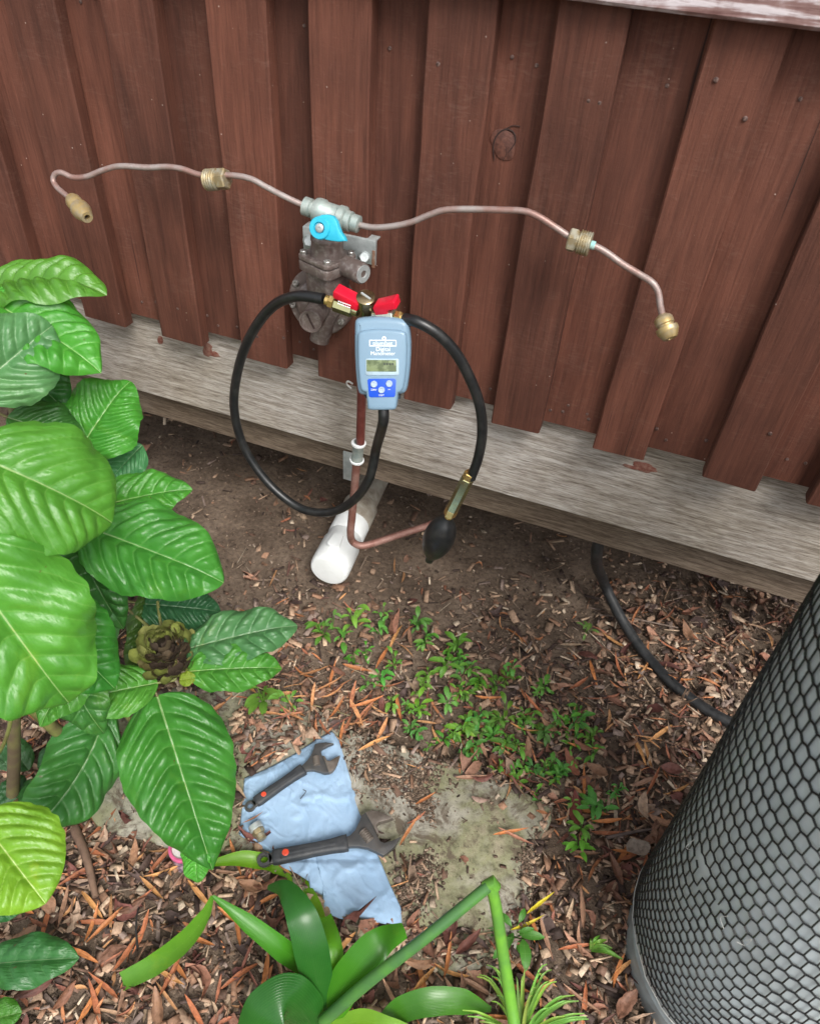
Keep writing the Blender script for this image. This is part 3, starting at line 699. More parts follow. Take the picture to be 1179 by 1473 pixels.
# neck and diaphragm housing
mb = MB(); cyl(mb, fc + Vector((-0.002, 0.01, -0.048)), W(468, 418, .045), 0.014, 18); part('neck', mb, 'cast', reg)
dc = W(463, 432, 0.040); dfr = frame(dc, (0.03, -1, 0.16), (1, 0, 0))
mb = MB(); lathe(mb, [(0.051, -0.012), (0.056, -0.010), (0.056, 0.000), (0.0545, 0.0005), (0.0545, 0.0015), (0.056, 0.002), (0.056, 0.009), (0.0545, 0.0105), (0.040, 0.0110), (0.0395, 0.0125), (0.0385, 0.020), (0.0365, 0.0225), (0.026, 0.0285), (0.014, 0.031), (0.0, 0.0315)], dfr, 40)
part('diaphragm_housing', mb, 'cast', reg)
for k in range(8):
    a = 2 * math.pi * (k + 0.35) / 8
    b = MB(); f2 = dfr @ Matrix.Translation((0.0485 * math.cos(a), 0.0485 * math.sin(a), 0.010))
    lathe(b, [(0.0056, 0), (0.0056, 0.0055), (0.0048, 0.0065), (0.0028, 0.0065), (0.0026, 0.004), (0, 0.004)], f2, 14); part('bolt', b, 'bolt', reg)
ca = W(463, 440, 0.055); cb = W(446, 463, 0.120); d = cb - ca; L = d.length; fr = frame(ca, d, (1, 0, 0))
mb = MB(); lathe(mb, [(0.0195, 0), (0.0180, L * 0.5), (0.0190, L * 0.78), (0.0192, L * 0.97), (0.0182, L), (0.0162, L), (0.0154, L - 0.003), (0, L - 0.003)], fr, 26)
cp = part('spring_cap', mb, 'cast', reg)
b = MB(); box(b, (0, 0, L - 0.0024), (0.0024, 0.026, 0.0022), fr @ Matrix.Rotation(R_(28), 4, 'Z')); sub('slot', b, 'crack', cp)
oa = W(470, 448, 0.06); ob = W(459, 490, 0.07)
mb = MB(); d = ob - oa; lathe(mb, [(0.018, 0), (0.0175, d.length * 0.75), (0.0165, d.length * 0.8), (0.0165, d.length), (0.010, d.length), (0.009, d.length - 0.006), (0, d.length - 0.006)], frame(oa, d), 24); part('outlet', mb, 'cast', reg)
# bracket
bz0, bz1 = W(540, 384, .028).z, W(525, 346, .028).z
bx0, bx1 = W(437, 340, .028).x, W(541, 365, .028).x
mb = MB(); box(mb, ((bx0 + bx1) / 2, DW - 0.0285, (bz0 + bz1) / 2 + 0.003), (bx1 - bx0, 0.004, (bz1 - bz0)), None, 0.001)
box(mb, ((bx0 + bx1) / 2, DW - 0.0195, bz1 + 0.0025), (bx1 - bx0 - 0.002, 0.020, 0.003), None, 0.001)
br = part('bracket', mb, 'zinc', reg)
rb = MB(); box(rb, (bx1 - 0.003, DW - 0.0312, (bz0 + bz1) / 2 - 0.006), (0.005, 0.0015, (bz1 - bz0) * 0.7)); sub('rust_patch', rb, 'rust', br)
for (x, y) in ((524, 370), (444, 347)):
    b = MB(); hexprof(b, W(x, y, 0.030), W(x, y, 0.037) + Vector((0, 0, 0)), 0.0085); lathe(b, [(0.010, 0), (0.010, 0.0018), (0.007, 0.0022)], frame(W(x, y, 0.0305), (0, -1, 0)), 18)
    part('bracket_bolt', b, 'zinc', reg)
# turquoise lever
hc = W(460, 328, .128)
mb = MB(); lfr = frame(hc, (0.05, -1, 0.35), (1, 0, 0))
lathe(mb, [(0.0155, -0.020), (0.0165, -0.004), (0.0155, 0.002), (0.0145, 0.003), (0.0085, 0.003), (0.0080, 0.0), (0, 0.0)], lfr, 26)
fin = [(-0.006, 0.0145), (0.004, -0.014), (0.016, -0.0145), (0.030, -0.0135), (0.041, -0.0105), (0.0375, -0.005), (0.031, 0.0005), (0.027, 0.007), (0.024, 0.0135), (0.017, 0.0195), (0.008, 0.020), (0.0, 0.018)]
prism(mb, fin, lfr, -0.013, 0.000, 0.0025, True)
lv = part('changeover_lever', mb, 'blue_lever', reg)
b = MB(); lathe(b, [(0.0065, -0.001), (0.0062, 0.0025), (0.0045, 0.0035), (0.0018, 0.0035), (0.0016, 0.002), (0, 0.002)], lfr, 12); sub('lever_screw', b, 'zinc', lv)

# ------------------------------------------------------------------ test rig: manifold, valves, meter, hoses, bulb
MO = 0.142
man = thing('test_manifold', W(526, 440, MO), 'bronze test manifold between two red levered valves in front of the regulator', 'valve manifold')
mt_, mbm = W(526, 426, MO), W(528, 478, MO - 0.03)
mb = MB(); d = mbm - mt_; lathe(mb, [(0.0, 0.0008), (0.0125, 0.0008), (0.0143, 0.002), (0.0148, 0.004), (0.0148, d.length)], frame(mt_, d), 26); part('body', mb, 'manifold', man)
b = MB(); box(b, (0, 0, 0.0004), (0.003, 0.018, 0.002), frame(mt_, -d, (0.3, 1, 0))); part('slot', b, 'zinc', man)
def valve(a, b, c, lever_pts, lever_n, body_mat):
    """a: manifold end, b: where the brass nut starts, c: hose end"""
    v = MB(); d = b - a; hexprof(v, a + d * 0.12, b, 0.0125, 8); cyl(v, a - d * 0.1, a + d * 0.14, 0.009)
    vb = part('valve_body', v, body_mat, man, 25)
    nb = MB(); hexprof(nb, b, b + (c - b) * 0.62, 0.0098); cyl(nb, b + (c - b) * 0.5, c, 0.0075); part('hose_nut', nb, 'brass_bright', man)
    return vb
va, vb_, vc = W(512, 447, MO), W(481, 436, MO + 0.002), W(468, 431, MO + 0.002)
vbody = valve(va, vb_, vc, None, None, 'green_chrome_and_reflect')
ld = (va - vb_).normalized(); ln = (-CZ * 0.5 + UP).normalized()
lf = frame(vb_ + ln * 0.012, ld.cross(ln) * -1, ld)   # lever profile in the plane of ld and up
def lever(origin, xdir, updir, L, flip, name='lever'):
    z = xdir.cross(updir).normalized(); x = xdir.normalized(); y = z.cross(x)
    fr = Matrix(((x.x, y.x, z.x, origin.x), (x.y, y.y, z.y, origin.y), (x.z, y.z, z.z, origin.z), (0, 0, 0, 1)))
    pr = [(0, 0.006), (0.42 * L, 0.0035), (0.45 * L, -0.002), (0.98 * L, -0.003), (L, 0.009), (0.92 * L, 0.0125), (0.45 * L, 0.0155), (0.05 * L, 0.0185), (0, 0.0165)]
    mb = MB(); prism(mb, pr, fr, -0.011, 0.011, 0.0016, True); part(name, mb, 'red_lever', man)
lever(vb_ + UP * 0.010 + ld * 0.001, ld, (UP - CZ * 0.25).normalized(), 0.040, False)
wa, wb, wc = W(540, 456, MO), W(568, 455, MO), W(582, 459, MO)
valve(wa, wb, wc, None, None, 'chrome')
rd = (wb - wa).normalized()
lever(W(574, 453, MO) + UP * 0.010, -rd, (UP - CZ * 0.25).normalized(), 0.037, True)
vf = frame(W(495, 438, MO + 0.0135), (0.1, -1, 0.45), ld); vm = MB()
for row in (0.0016, -0.0016):
    for k in range(7): box(vm, (-0.009 + 0.003 * k, row, 0.0), (0.0021, 0.0014, 0.0004), vf)
part('valve_print', vm, 'ink_white', man)['kind'] = 'stuff'

MD = depth_of(W(550, 520, 0.180))
mc = P(550, 522, MD); tocam = -Vector(ray(550, 522)).normalized()
mn = (tocam * 0.8 + Vector((0, -1, 0)) * 0.35).normalized()
mu = (CX + CY * -0.005); mu = (mu - mn * mu.dot(mn)).normalized(); mv = mn.cross(mu)
mfr = Matrix(((mu.x, mv.x, mn.x, mc.x), (mu.y, mv.y, mn.y, mc.y), (mu.z, mv.z, mn.z, mc.z), (0, 0, 0, 1)))
S_ = MD / FPX / 10.16
vz = 1.0 / (mn.dot(tocam)) ** 0.5
def ml(x, y): return ((x - 457) * S_, (731 - y) * S_ * vz)
def ccw(p):
    ar = sum(p[i - 1][0] * p[i][1] - p[i][0] * p[i - 1][1] for i in range(len(p))); return p if ar > 0 else p[::-1]
met = thing('digital_manometer', mc, 'blue grey digital manometer hanging in front of the gas regulator', 'manometer')
shell = ccw([ml(*p) for p in [(62, 190), (72, 140), (105, 112), (170, 98), (280, 88), (420, 84), (560, 88), (690, 98), (780, 118), (830, 150), (852, 195), (862, 300), (872, 440), (868, 600), (858, 760), (840, 930), (818, 1070), (800, 1130), (775, 1165), (730, 1182), (600, 1190), (457, 1192), (300, 1196), (190, 1204), (130, 1200), (95, 1175), (78, 1120), (62, 980), (52, 800), (48, 600), (52, 400)]])
mb = MB(); prism(mb, shell, mfr, -0.020, 0.004, 0.009, True, 5); casing = part('casing', mb, 'meter', met, 50)
face = ccw([ml(*p) for p in [(115, 330), (135, 290), (200, 265), (330, 248), (460, 244), (600, 250), (730, 262), (800, 285), (818, 330), (830, 500), (818, 760), (795, 960), (770, 1080), (740, 1130), (690, 1150), (676, 1250), (662, 1360), (645, 1392), (600, 1404), (450, 1410), (300, 1412), (250, 1404), (232, 1380), (222, 1250), (214, 1150), (165, 1140), (135, 1100), (118, 1000), (104, 760), (104, 500)]])
mb = MB(); prism(mb, face, mfr, -0.010, 0.0105, 0.005, False, 4); part('face_plate', mb, 'meter', met, 50)
mfr = mfr @ Matrix.Translation((0, 0, 0.004))
back = ccw([ml(*p) for p in [(30, 380), (60, 300), (300, 250), (700, 250), (720, 600), (700, 1000), (690, 1300), (250, 1330), (170, 1290), (60, 1150), (28, 700)]])
mb = MB(); prism(mb, back, mfr, -0.040, -0.023, 0.003, True); part('back_shell', mb, 'meter_back', met)
zt = 0.0066
def rect(x0, y0, x1, y1, r=14):
    a = []
    for cx, cy, a0 in ((x1 - r, y0 + r, 0), (x0 + r, y0 + r, 90), (x0 + r, y1 - r, 180), (x1 - r, y1 - r, 270)):
        for k in range(4):
            t = R_(a0 + 30 * k); a.append(ml(cx + r * math.cos(t), cy - r * math.sin(t)))
    return ccw(a)
mb = MB(); prism(mb, rect(222, 655, 710, 892, 26), mfr, 0.004, 0.0078, 0.0008); dsp = part('display_frame', mb, 'lcd_frame', met)
mb = MB(); prism(mb, rect(238, 672, 672, 838, 10), mfr, 0.0065, 0.0082, 0.0002); sub('display', mb, 'lcd', dsp)
for k, sx in enumerate((500, 540, 580, 622)):
    mb = MB(); prism(mb, rect(sx - 13, 715, sx + 13, 742, 4), mfr, 0.008, 0.0084, 0.0); sub('digit', mb, 'ink_dark', dsp)
mb = MB(); prism(mb, ccw([ml(*p) for p in [(246, 965), (262, 945), (640, 938), (664, 955), (650, 1180), (634, 1205), (285, 1215), (262, 1195)]]), mfr, 0.005, 0.0074, 0.0003); pan = part('button_panel', mb, 'blue_panel', met)
for (x, y) in ((340, 1020), (565, 1010), (450, 1103)):
    q = ml(x, y); mb = MB(); lathe(mb, [(50 * S_, 0.006), (50 * S_, 0.0086), (44 * S_, 0.0098), (30 * S_, 0.0098), (24 * S_, 0.0092), (0, 0.0092)], mfr @ Matrix.Translation((q[0], q[1], 0)), 22); sub('button', mb, 'button', pan)
def mtext(s, x, y, size, mat='ink_white', par=None, z=0.0067):
    q = ml(x, y); me = text_mesh(s, size * S_, mat, mfr @ Matrix.Translation((q[0], q[1], z)))
    o = bpy.data.objects.new('lettering', me); col.objects.link(o); o.parent = par or met
    o.matrix_basis = Matrix.Translation(-Vector(met['_at'])) if par is None else prt_inv(par)
    return o
mtext('Digital', 482, 548, 82); mtext('Manometer', 478, 606, 76)
mtext('plumfast', 478, 466, 84)
mtext('ZERO', 335, 1112, 34, par=pan, z=0.0076); mtext('on', 562, 1102, 34, par=pan, z=0.0076); mtext('UNIT', 448, 1192, 34, par=pan, z=0.0076)
sm = MB()
for i_ in range(len(shell)):
    a_, b_ = shell[i_ - 1], shell[i_]
    tube(sm, [mfr @ Vector((a_[0] * 1.001, a_[1] * 1.001, -0.0145)), mfr @ Vector((b_[0] * 1.001, b_[1] * 1.001, -0.0145))], 0.0005, 5)
part('casing_seam', sm, 'meter_back', met, 80)['kind'] = 'stuff'
lb = MB()
for (x0, y0, x1, y1) in ((284, 392, 676, 404), (284, 392, 296, 482), (664, 392, 676, 482), (296, 470, 664, 482)):
    if True: prism(lb, rect(x0, y0, x1, y1, 2), mfr, 0.0064, 0.0068)
q = ml(500, 372); lathe(lb, [(30 * S_, 0.0064), (30 * S_, 0.0068), (15 * S_, 0.0068), (15 * S_, 0.0064)], mfr @ Matrix.Translation((q[0], q[1], 0)), 20, False)
part('logo', lb, 'ink_white', met)
st = MB(); a = W(507, 552, 0.12); tube(st, spline([a, a + Vector((-0.006, -0.005, 0.006)), a + Vector((-0.010, 0, -0.004)), a + Vector((-0.002, 0, -0.010))], 14), 0.0016, 6); part('cord_loop', st, 'string', met)

def hose(name, pts, r, label, mat='rubber', n=120):
    p = spline(pts, n); mb = MB(); tube(mb, p, r, 16); o = link(name, mb.mesh(name, mat, 60))
    return tag(o, label, 'hose', 'black rubber test hoses')
m_bot = mfr @ Vector((*ml(450, 1395), -0.012))
hose('rubber_hose', [m_bot, m_bot + (mv * -0.02), W(541, 645, .135), W(531, 688, .13), W(508, 720, .12), W(474, 737, .11), W(432, 731, .10), W(388, 697, .095), W(352, 645, .09), W(337, 588, .09), W(343, 530, .095), W(361, 482, .105), W(392, 441, .12), W(428, 426, .14), W(466, 430, MO + 0.002)], 0.0085, 'looped black rubber hose from the bottom of the manometer up to the left valve')
hose('rubber_hose', [wc, W(600, 463, .15), W(628, 479, .145), W(654, 506, .135), W(676, 545, .125), W(690, 585, .12), W(693, 625, .115), W(687, 660, .112), W(677, 688, .11)], 0.0085, 'curved black rubber hose from the right valve down to the squeeze bulb')
bulb = thing('hand_pump', W(630, 770, .10), 'black rubber squeeze bulb with a long brass valve hanging below the right hose', 'hand pump')
c0, c1 = W(676, 681, .11), W(646, 741, .105); d = c1 - c0
mb = MB(); hexprof(mb, c0 + d * 0.10, c0 + d * 0.86, 0.0115); part('check_valve', mb, 'green_chrome_and_reflect', bulb, 20)
mb = MB(); hexprof(mb, c0 - d * 0.02, c0 + d * 0.12, 0.0105); part('end_nut', mb, 'brass_bright', bulb)
mb = MB(); hexprof(mb, c0 + d * 0.84, c1, 0.0115); cyl(mb, c1 - d * .02, c1 + d * 0.05, 0.008); part('end_nut', mb, 'brass_bright', bulb)
e0, e1 = W(644, 744, .105), W(617, 806, .095); d = e1 - e0; L = d.length
mb = MB(); pr = [(0.0065, -0.004), (0.0075, 0.03 * L)]
for k in range(1, 16):
    t = k / 16; pr.append((0.0065 + 0.0235 * math.sin(math.pi * t ** 0.94) ** 0.66, (0.03 + 0.88 * t) * L))
pr += [(0.0095, 0.91 * L), (0.0085, 0.95 * L), (0.0085, 1.0 * L), (0.006, 1.02 * L), (0, 1.02 * L)]
lathe(mb, pr, frame(e0, d), 30); part('squeeze_bulb', mb, 'rubber', bulb, 60)

# ------------------------------------------------------------------ gas pipe on the wall
gp = thing('gas_pipe', W(508, 700, .04), 'copper gas pipe dropping behind the manometer and turning under the house', 'gas pipe')
mb = MB(); tube(mb, spline([W(516, 478, .060), W(519, 540, .050), W(520, 570, .045), W(518, 640, .036)], 24), 0.0085, 14); part('painted_tube', mb, 'pipe_paint', gp, 60)
q0, q1 = W(516, 636, .036), W(513, 664, .034); d = q1 - q0
mb = MB(); lathe(mb, [(0.0095, 0), (0.0125, 0.001), (0.0125, 0.12 * d.length), (0.0108, 0.18 * d.length), (0.0108, 0.75 * d.length), (0.0122, 0.8 * d.length), (0.0122, d.length), (0.0095, d.length)], frame(q0, d), 20); part('coupling', mb, 'tee', gp)
for q in (q0, q0 + d * 0.86):
    mb = MB(); lathe(mb, [(0.0115, 0), (0.0142, 0.001), (0.0146, 0.003), (0.0138, 0.0055), (0.0115, 0.006)], frame(q, d), 20); part('collar_ring', mb, 'pvc', gp)
zb = W(505, 770, .03).z
mb = MB()
b0 = W(508, 765, .03); be = W(620, 757, 0.0); 
# horizontal leg keeps its height while it runs back under the house
def hz(px, py, z):
    r = ray(px, py); return Vector(CAMP + r * ((z - HC) / r[2]))
zl = W(516, 785, .02).z
tube(mb, spline([W(513, 660, .034), W(510, 700, .033), W(506, 745, .032), W(504, 766, .031), hz(507, 779, zl + 0.004), hz(518, 785, zl), hz(535, 782, zl), hz(575, 769, zl), hz(612, 757, zl), hz(630, 750, zl)], 90), 0.0082, 14); part('tube', mb, 'copper_dark', gp, 60)
mb = MB(); p = W(503, 655, -0.022); box(mb, (p.x + 0.004, DW + 0.0215, W(503, 672, -.02).z), (0.036, 0.003, 0.075), None, 0.001); part('saddle_clip', mb, 'zinc', gp)

# ------------------------------------------------------------------ drain pipe
hp = 0.075
pv = thing('drain_pipe', G(475, 830, 0), 'white plastic drain pipe poking out from under the house, end turned to the lens', 'drain pipe')
pe = G(474, 818, hp + 0.0); pm = G(513, 740, hp + 0.005); pb2 = G(556, 655, hp + 0.02)
RP = 0.0435
d = (pe - pm).normalized(); Lw = (pe - pm).length; fr = frame(pm, d, UP)
mb = MB(); lathe(mb, [(RP * 0.9, -0.03), (RP * 1.0, -0.028), (RP * 1.0, Lw - 0.085), (RP * 1.08, Lw - 0.080), (RP * 1.10, Lw - 0.012), (RP * 1.08, Lw), (RP * 1.03, Lw + 0.0065), (RP * 0.96, Lw + 0.0095), (RP * 0.7, Lw + 0.011), (0, Lw + 0.0115)], fr, 40); pw_ = part('white_pipe', mb, 'pvc', pv)
mb = MB(); lathe(mb, [(RP * 0.80, -0.9), (RP * 0.88, -0.04), (RP * 1.0, -0.035), (RP * 1.04, -0.03), (RP * 1.04, 0.035), (RP * 0.99, 0.04)], fr, 36, False); part('old_pipe', mb, 'pvc_dirty', pv)
mb = MB(); lathe(mb, [(RP * 0.94, -0.02), (RP * 1.03, -0.018), (RP * 1.03, 0.030), (RP * 1.0, 0.034)], frame(pm + d * 0.055, d, UP), 36, False); part('joint_ring', mb, 'pvc', pv)
tabf = frame(pm + d * (Lw - 0.045) + (fr.to_3x3() @ Vector((1, 0, 0))) * (RP * 1.07), fr.to_3x3() @ Vector((1, 0, 0)), d)
mb = MB(); prism(mb, [(-0.020, -0.012), (0.016, -0.016), (0.024, -0.006), (0.024, 0.006), (0.016, 0.016), (-0.020, 0.012)], tabf, -0.004, 0.010, 0.002); part('latch_tab', mb, 'pvc', pv)

# black pipe running to the bottle
o = hose('black_pipe', [Vector((GS(862, 800).x - 0.02, DW + 0.12, 0.42)), W(858, 792, -0.09), GS(868, 838, 0.10), GS(892, 888, 0.045), GS(925, 938, 0.018), GS(965, 982, 0.014), GS(1005, 1014, 0.014), GS(1050, 1040, 0.016), GS(1100, 1062, 0.02)], lambda t: 0.0125, 'thick black pipe curving over the soil from under the beam to the gas bottle', 'dusty_rubber', 70)
o['category'] = 'pipe'; del o['group']

# ------------------------------------------------------------------ gas bottle in a net sleeve
BC = Vector((0.446, 0.592, 0.0)); BR = 0.187
gbt = thing('gas_bottle', BC, 'tall grey gas bottle wearing a torn black net sleeve beside the wall', 'gas bottle')
mb = MB(); fr = Matrix.Translation(BC)
prof = [(0.10, 0.012), (0.135, 0.018), (0.160, 0.034), (0.176, 0.058), (0.184, 0.085), (BR, 0.115)] + [(BR, 0.115 + k * 0.1) for k in range(1, 9)] + [(BR, 1.0), (0.183, 1.06), (0.165, 1.12), (0.13, 1.165), (0.07, 1.19), (0, 1.195)]
lathe(mb, prof, fr, 72); part('shell', mb, 'steel_grey', gbt, 60)
mb = MB(); lathe(mb, [(0.178, -0.012), (0.1795, 0.0), (0.178, 0.05), (0.175, 0.054), (0.168, 0.054), (0.168, -0.012)], fr, 64, False); part('foot_ring', mb, 'ring_grey', gbt)
mb = MB(); lathe(mb, [(0.095, 1.17), (0.095, 1.32), (0.091, 1.325), (0.087, 1.32), (0.087, 1.17)], fr, 40, False); lathe(mb, [(0.02, 1.19), (0.02, 1.26), (0.0, 1.26)], fr, 16); part('valve_collar', mb, 'ring_grey', gbt)
# net: hexagonal cells stretched upright, pulled, torn and bunched towards the hem
NC = 84
zr = [0.098]; k = 0
while zr[-1] < 1.08:
    z = zr[-1]; zr.append(z + (0.0145 + 0.0125 * min(1, max(0, (z - 0.11) / 0.25)))); 
nb = MB()
def npt(i, j, half):
    th = 2 * math.pi * (j + 0.5 * (i % 2)) / NC; z = zr[i] if i < len(zr) else zr[-1] + 0.024 * (i - len(zr) + 1)
    dz = half
    n1 = mnoise.noise((math.cos(th) * 3, math.sin(th) * 3, z * 4)); n2 = mnoise.noise((math.cos(th) * 3 + 9, math.sin(th) * 3, z * 4))
    n3 = mnoise.noise((th * 40, z * 60, 2)); n4 = mnoise.noise((th * 40, z * 60, 7))
    th2 = th + (n1 * 0.014 + n3 * 0.0025) ; z2 = z + dz + n2 * 0.012 + n4 * 0.0007 + 0.010 * math.sin(th * 2 + 1)
    # radius of the shell at this height
    zz = max(0.02, z2); r = BR
    for (r0, h0), (r1, h1) in zip(prof, prof[1:]):
        if h0 <= zz <= h1: r = r0 + (r1 - r0) * (zz - h0) / (h1 - h0); break
    r += 0.0024 + 0.0025 * max(0, n1)
    return Vector((BC.x + r * math.cos(th2), BC.y + r * math.sin(th2), z2))
def strand(a, b, r):
    d = (b - a).normalized(); u = d.orthogonal().normalized(); w = d.cross(u); vs = []
    for p in (a - d * r * 0.5, b + d * r * 0.5):
        for q in range(4):
            an = math.pi / 2 * q + 0.6; vs.append(p + (u * math.cos(an) + w * math.sin(an)) * r)
    nb.add(vs, [(0, 1, 5, 4), (1, 2, 6, 5), (2, 3, 7, 6), (3, 0, 4, 7)])
tears = []
for (tx, ty, rad) in ((1020, 1250, 12), (1017, 1275, 9), (1058, 1330, 13), (1075, 1345, 12), (1050, 1300, 10), (1100, 1370, 9), (1150, 1090, 10), (1012, 1235, 10), (1120, 1395, 10), (1152, 905, 14)):
    tears.append((tx, ty, rad * 0.62))
def torn(p):
    x, y, d_ = px_of(np.array(p.x), np.array(p.y), np.array(p.z))
    return any((x - a) ** 2 + (y - b) ** 2 < c * c for a, b, c in tears) and p.y < BC.y + 0.1 and random.random() < 0.7
def zg(i): return 0.425 * ((zr[min(i + 1, len(zr) - 1)] - zr[min(i, len(zr) - 2)]) if i < len(zr) - 1 else 0.03)
for i in range(len(zr) - 1):
    for j in range(NC):
        # each row node (i,j) is an upright link; rows are joined by slanting strands
        h = zg(i); lo, hi = npt(i, j, -h), npt(i, j, h)
        if not torn(lo): strand(lo, hi, 0.0011)
        if i + 1 < len(zr) - 0:
            j2 = j if i % 2 else j - 1
            for jj in ((j, j - 1) if i % 2 == 0 else (j, j + 1)):
                q = npt(i + 1, jj, -zg(i + 1))
                if not torn(q): strand(hi, q, 0.0014)
part('netting', nb, 'net', gbt, 80)
sb = MB()
path = [npt(0, j + 0.0, -0.004) + Vector((math.cos(2 * math.pi * j / NC), math.sin(2 * math.pi * j / NC), 0)) * 0.002 for j in range(36, 74)]
tube(sb, [p + Vector((0, 0, 0.003 * math.sin(k * 2.1))) for k, p in enumerate(path)], 0.0008, 5); part('hem_thread', sb, 'string', gbt, 80)
for (x, y) in ((1012, 1215), (1062, 1332), (1085, 1365)):
    r = ray(x, y); # nearest hit on the bottle wall
    A = r[0] ** 2 + r[1] ** 2; Bq = -2 * (r[0] * BC.x + r[1] * BC.y); Cq = BC.x ** 2 + BC.y ** 2 - (BR + 0.005) ** 2
    disc = Bq * Bq - 4 * A * Cq
    if disc < 0: continue
    t_ = (-Bq - math.sqrt(disc)) / (2 * A); p0 = Vector(CAMP + r * t_)
    sb = MB(); tube(sb, spline([p0 + Vector((random.uniform(-.012, .012), random.uniform(-.004, .004), random.uniform(-.02, .02))) for _ in range(4)], 24), 0.0003, 5)
    part('loose_thread', sb, 'string', gbt, 80)

gbt.rotation_euler = (0, -R_(1.3), 0)

# ------------------------------------------------------------------ cloth
TL, TR, BRc, BL = (352, 1120), (477, 1052), (578, 1333), (344, 1200)
def poly_at(pts, t):
    L = [0]
    for a, b in zip(pts, pts[1:]): L.append(L[-1] + math.dist(a, b))
    s = t * L[-1]
    for i in range(len(pts) - 1):
        if s <= L[i + 1] or i == len(pts) - 2:
            q = (s - L[i]) / (L[i + 1] - L[i] + 1e-9); return np.array(pts[i]) * (1 - q) + np.array(pts[i + 1]) * q
top = [TL, (385, 1106), (422, 1086), (455, 1064), TR]
rgt = [TR, (488, 1065), (503, 1118), (520, 1173), (535, 1210), (544, 1232), (559, 1269), (576, 1306), BRc]
bot = [BL, (362, 1212), (385, 1224), (396, 1238), (408, 1248), (430, 1258), (445, 1268), (447, 1279), (465, 1288), (467, 1312), (490, 1322), (515, 1321), (540, 1326), (560, 1330), BRc]
lft = [TL, (349, 1160), BL]
cb = MB(); n1, n2 = 110, 80; vs = []
for i in range(n1 + 1):
    s = i / n1
    for j in range(n2 + 1):
        t = j / n2
        c = (1 - t) * poly_at(top, s) + t * poly_at(bot, s) + (1 - s) * poly_at(lft, t) + s * poly_at(rgt, t) \
            - ((1 - s) * (1 - t) * np.array(TL) + s * (1 - t) * np.array(TR) + (1 - s) * t * np.array(BL) + s * t * np.array(BRc))
        x, y = c; u, v = x / 100, y / 100
        h = 0.017
        rn = lambda f, z, ax=1.0: 1 - abs(mnoise.noise((u * f, v * f * ax, z)))
        wx = u + .25 * mnoise.noise((u * 2, v * 2, 11)); wy = v + .25 * mnoise.noise((u * 2, v * 2, 15))
        rd_ = lambda f, z, ax, p: (1 - abs(mnoise.noise((wx * f, wy * f * ax, z)))) ** p
        h += 0.0048 * rd_(1.6, 1, .6, 18) + 0.0032 * rd_(2.6, 4, 1.6, 22) + 0.0015 * rd_(4.6, 8, .8, 20) + 0.0005 * rd_(9, 3, 1, 10) + 0.004 * mnoise.noise((u * 1.3, v * 1.3, 5))
        # the doubled-over lower corner
        dl = (y - (1288 + (x - 465) * 0.52)); h += 0.006 / (1 + math.exp(dl / 1.8)) if x > 440 and y > 1240 else (0.006 if y > 1240 else 0)
        ed = min(s, 1 - s, t, 1 - t); h -= 0.006 * max(0, 1 - ed / 0.05)
        p = G(x, y, h); vs.append(p)
fs = [(i * (n2 + 1) + j, (i + 1) * (n2 + 1) + j, (i + 1) * (n2 + 1) + j + 1, i * (n2 + 1) + j + 1) for i in range(n1) for j in range(n2)]
cb.add(vs, fs); me = cb.mesh('blue_cloth', 'cloth', 180)
clo = tag(link('blue_cloth', me), 'pale blue wiping cloth spread on the slab under the wrenches', 'cloth')
so = clo.modifiers.new('thickness', 'SOLIDIFY'); so.thickness = 0.0012; so.offset = -1

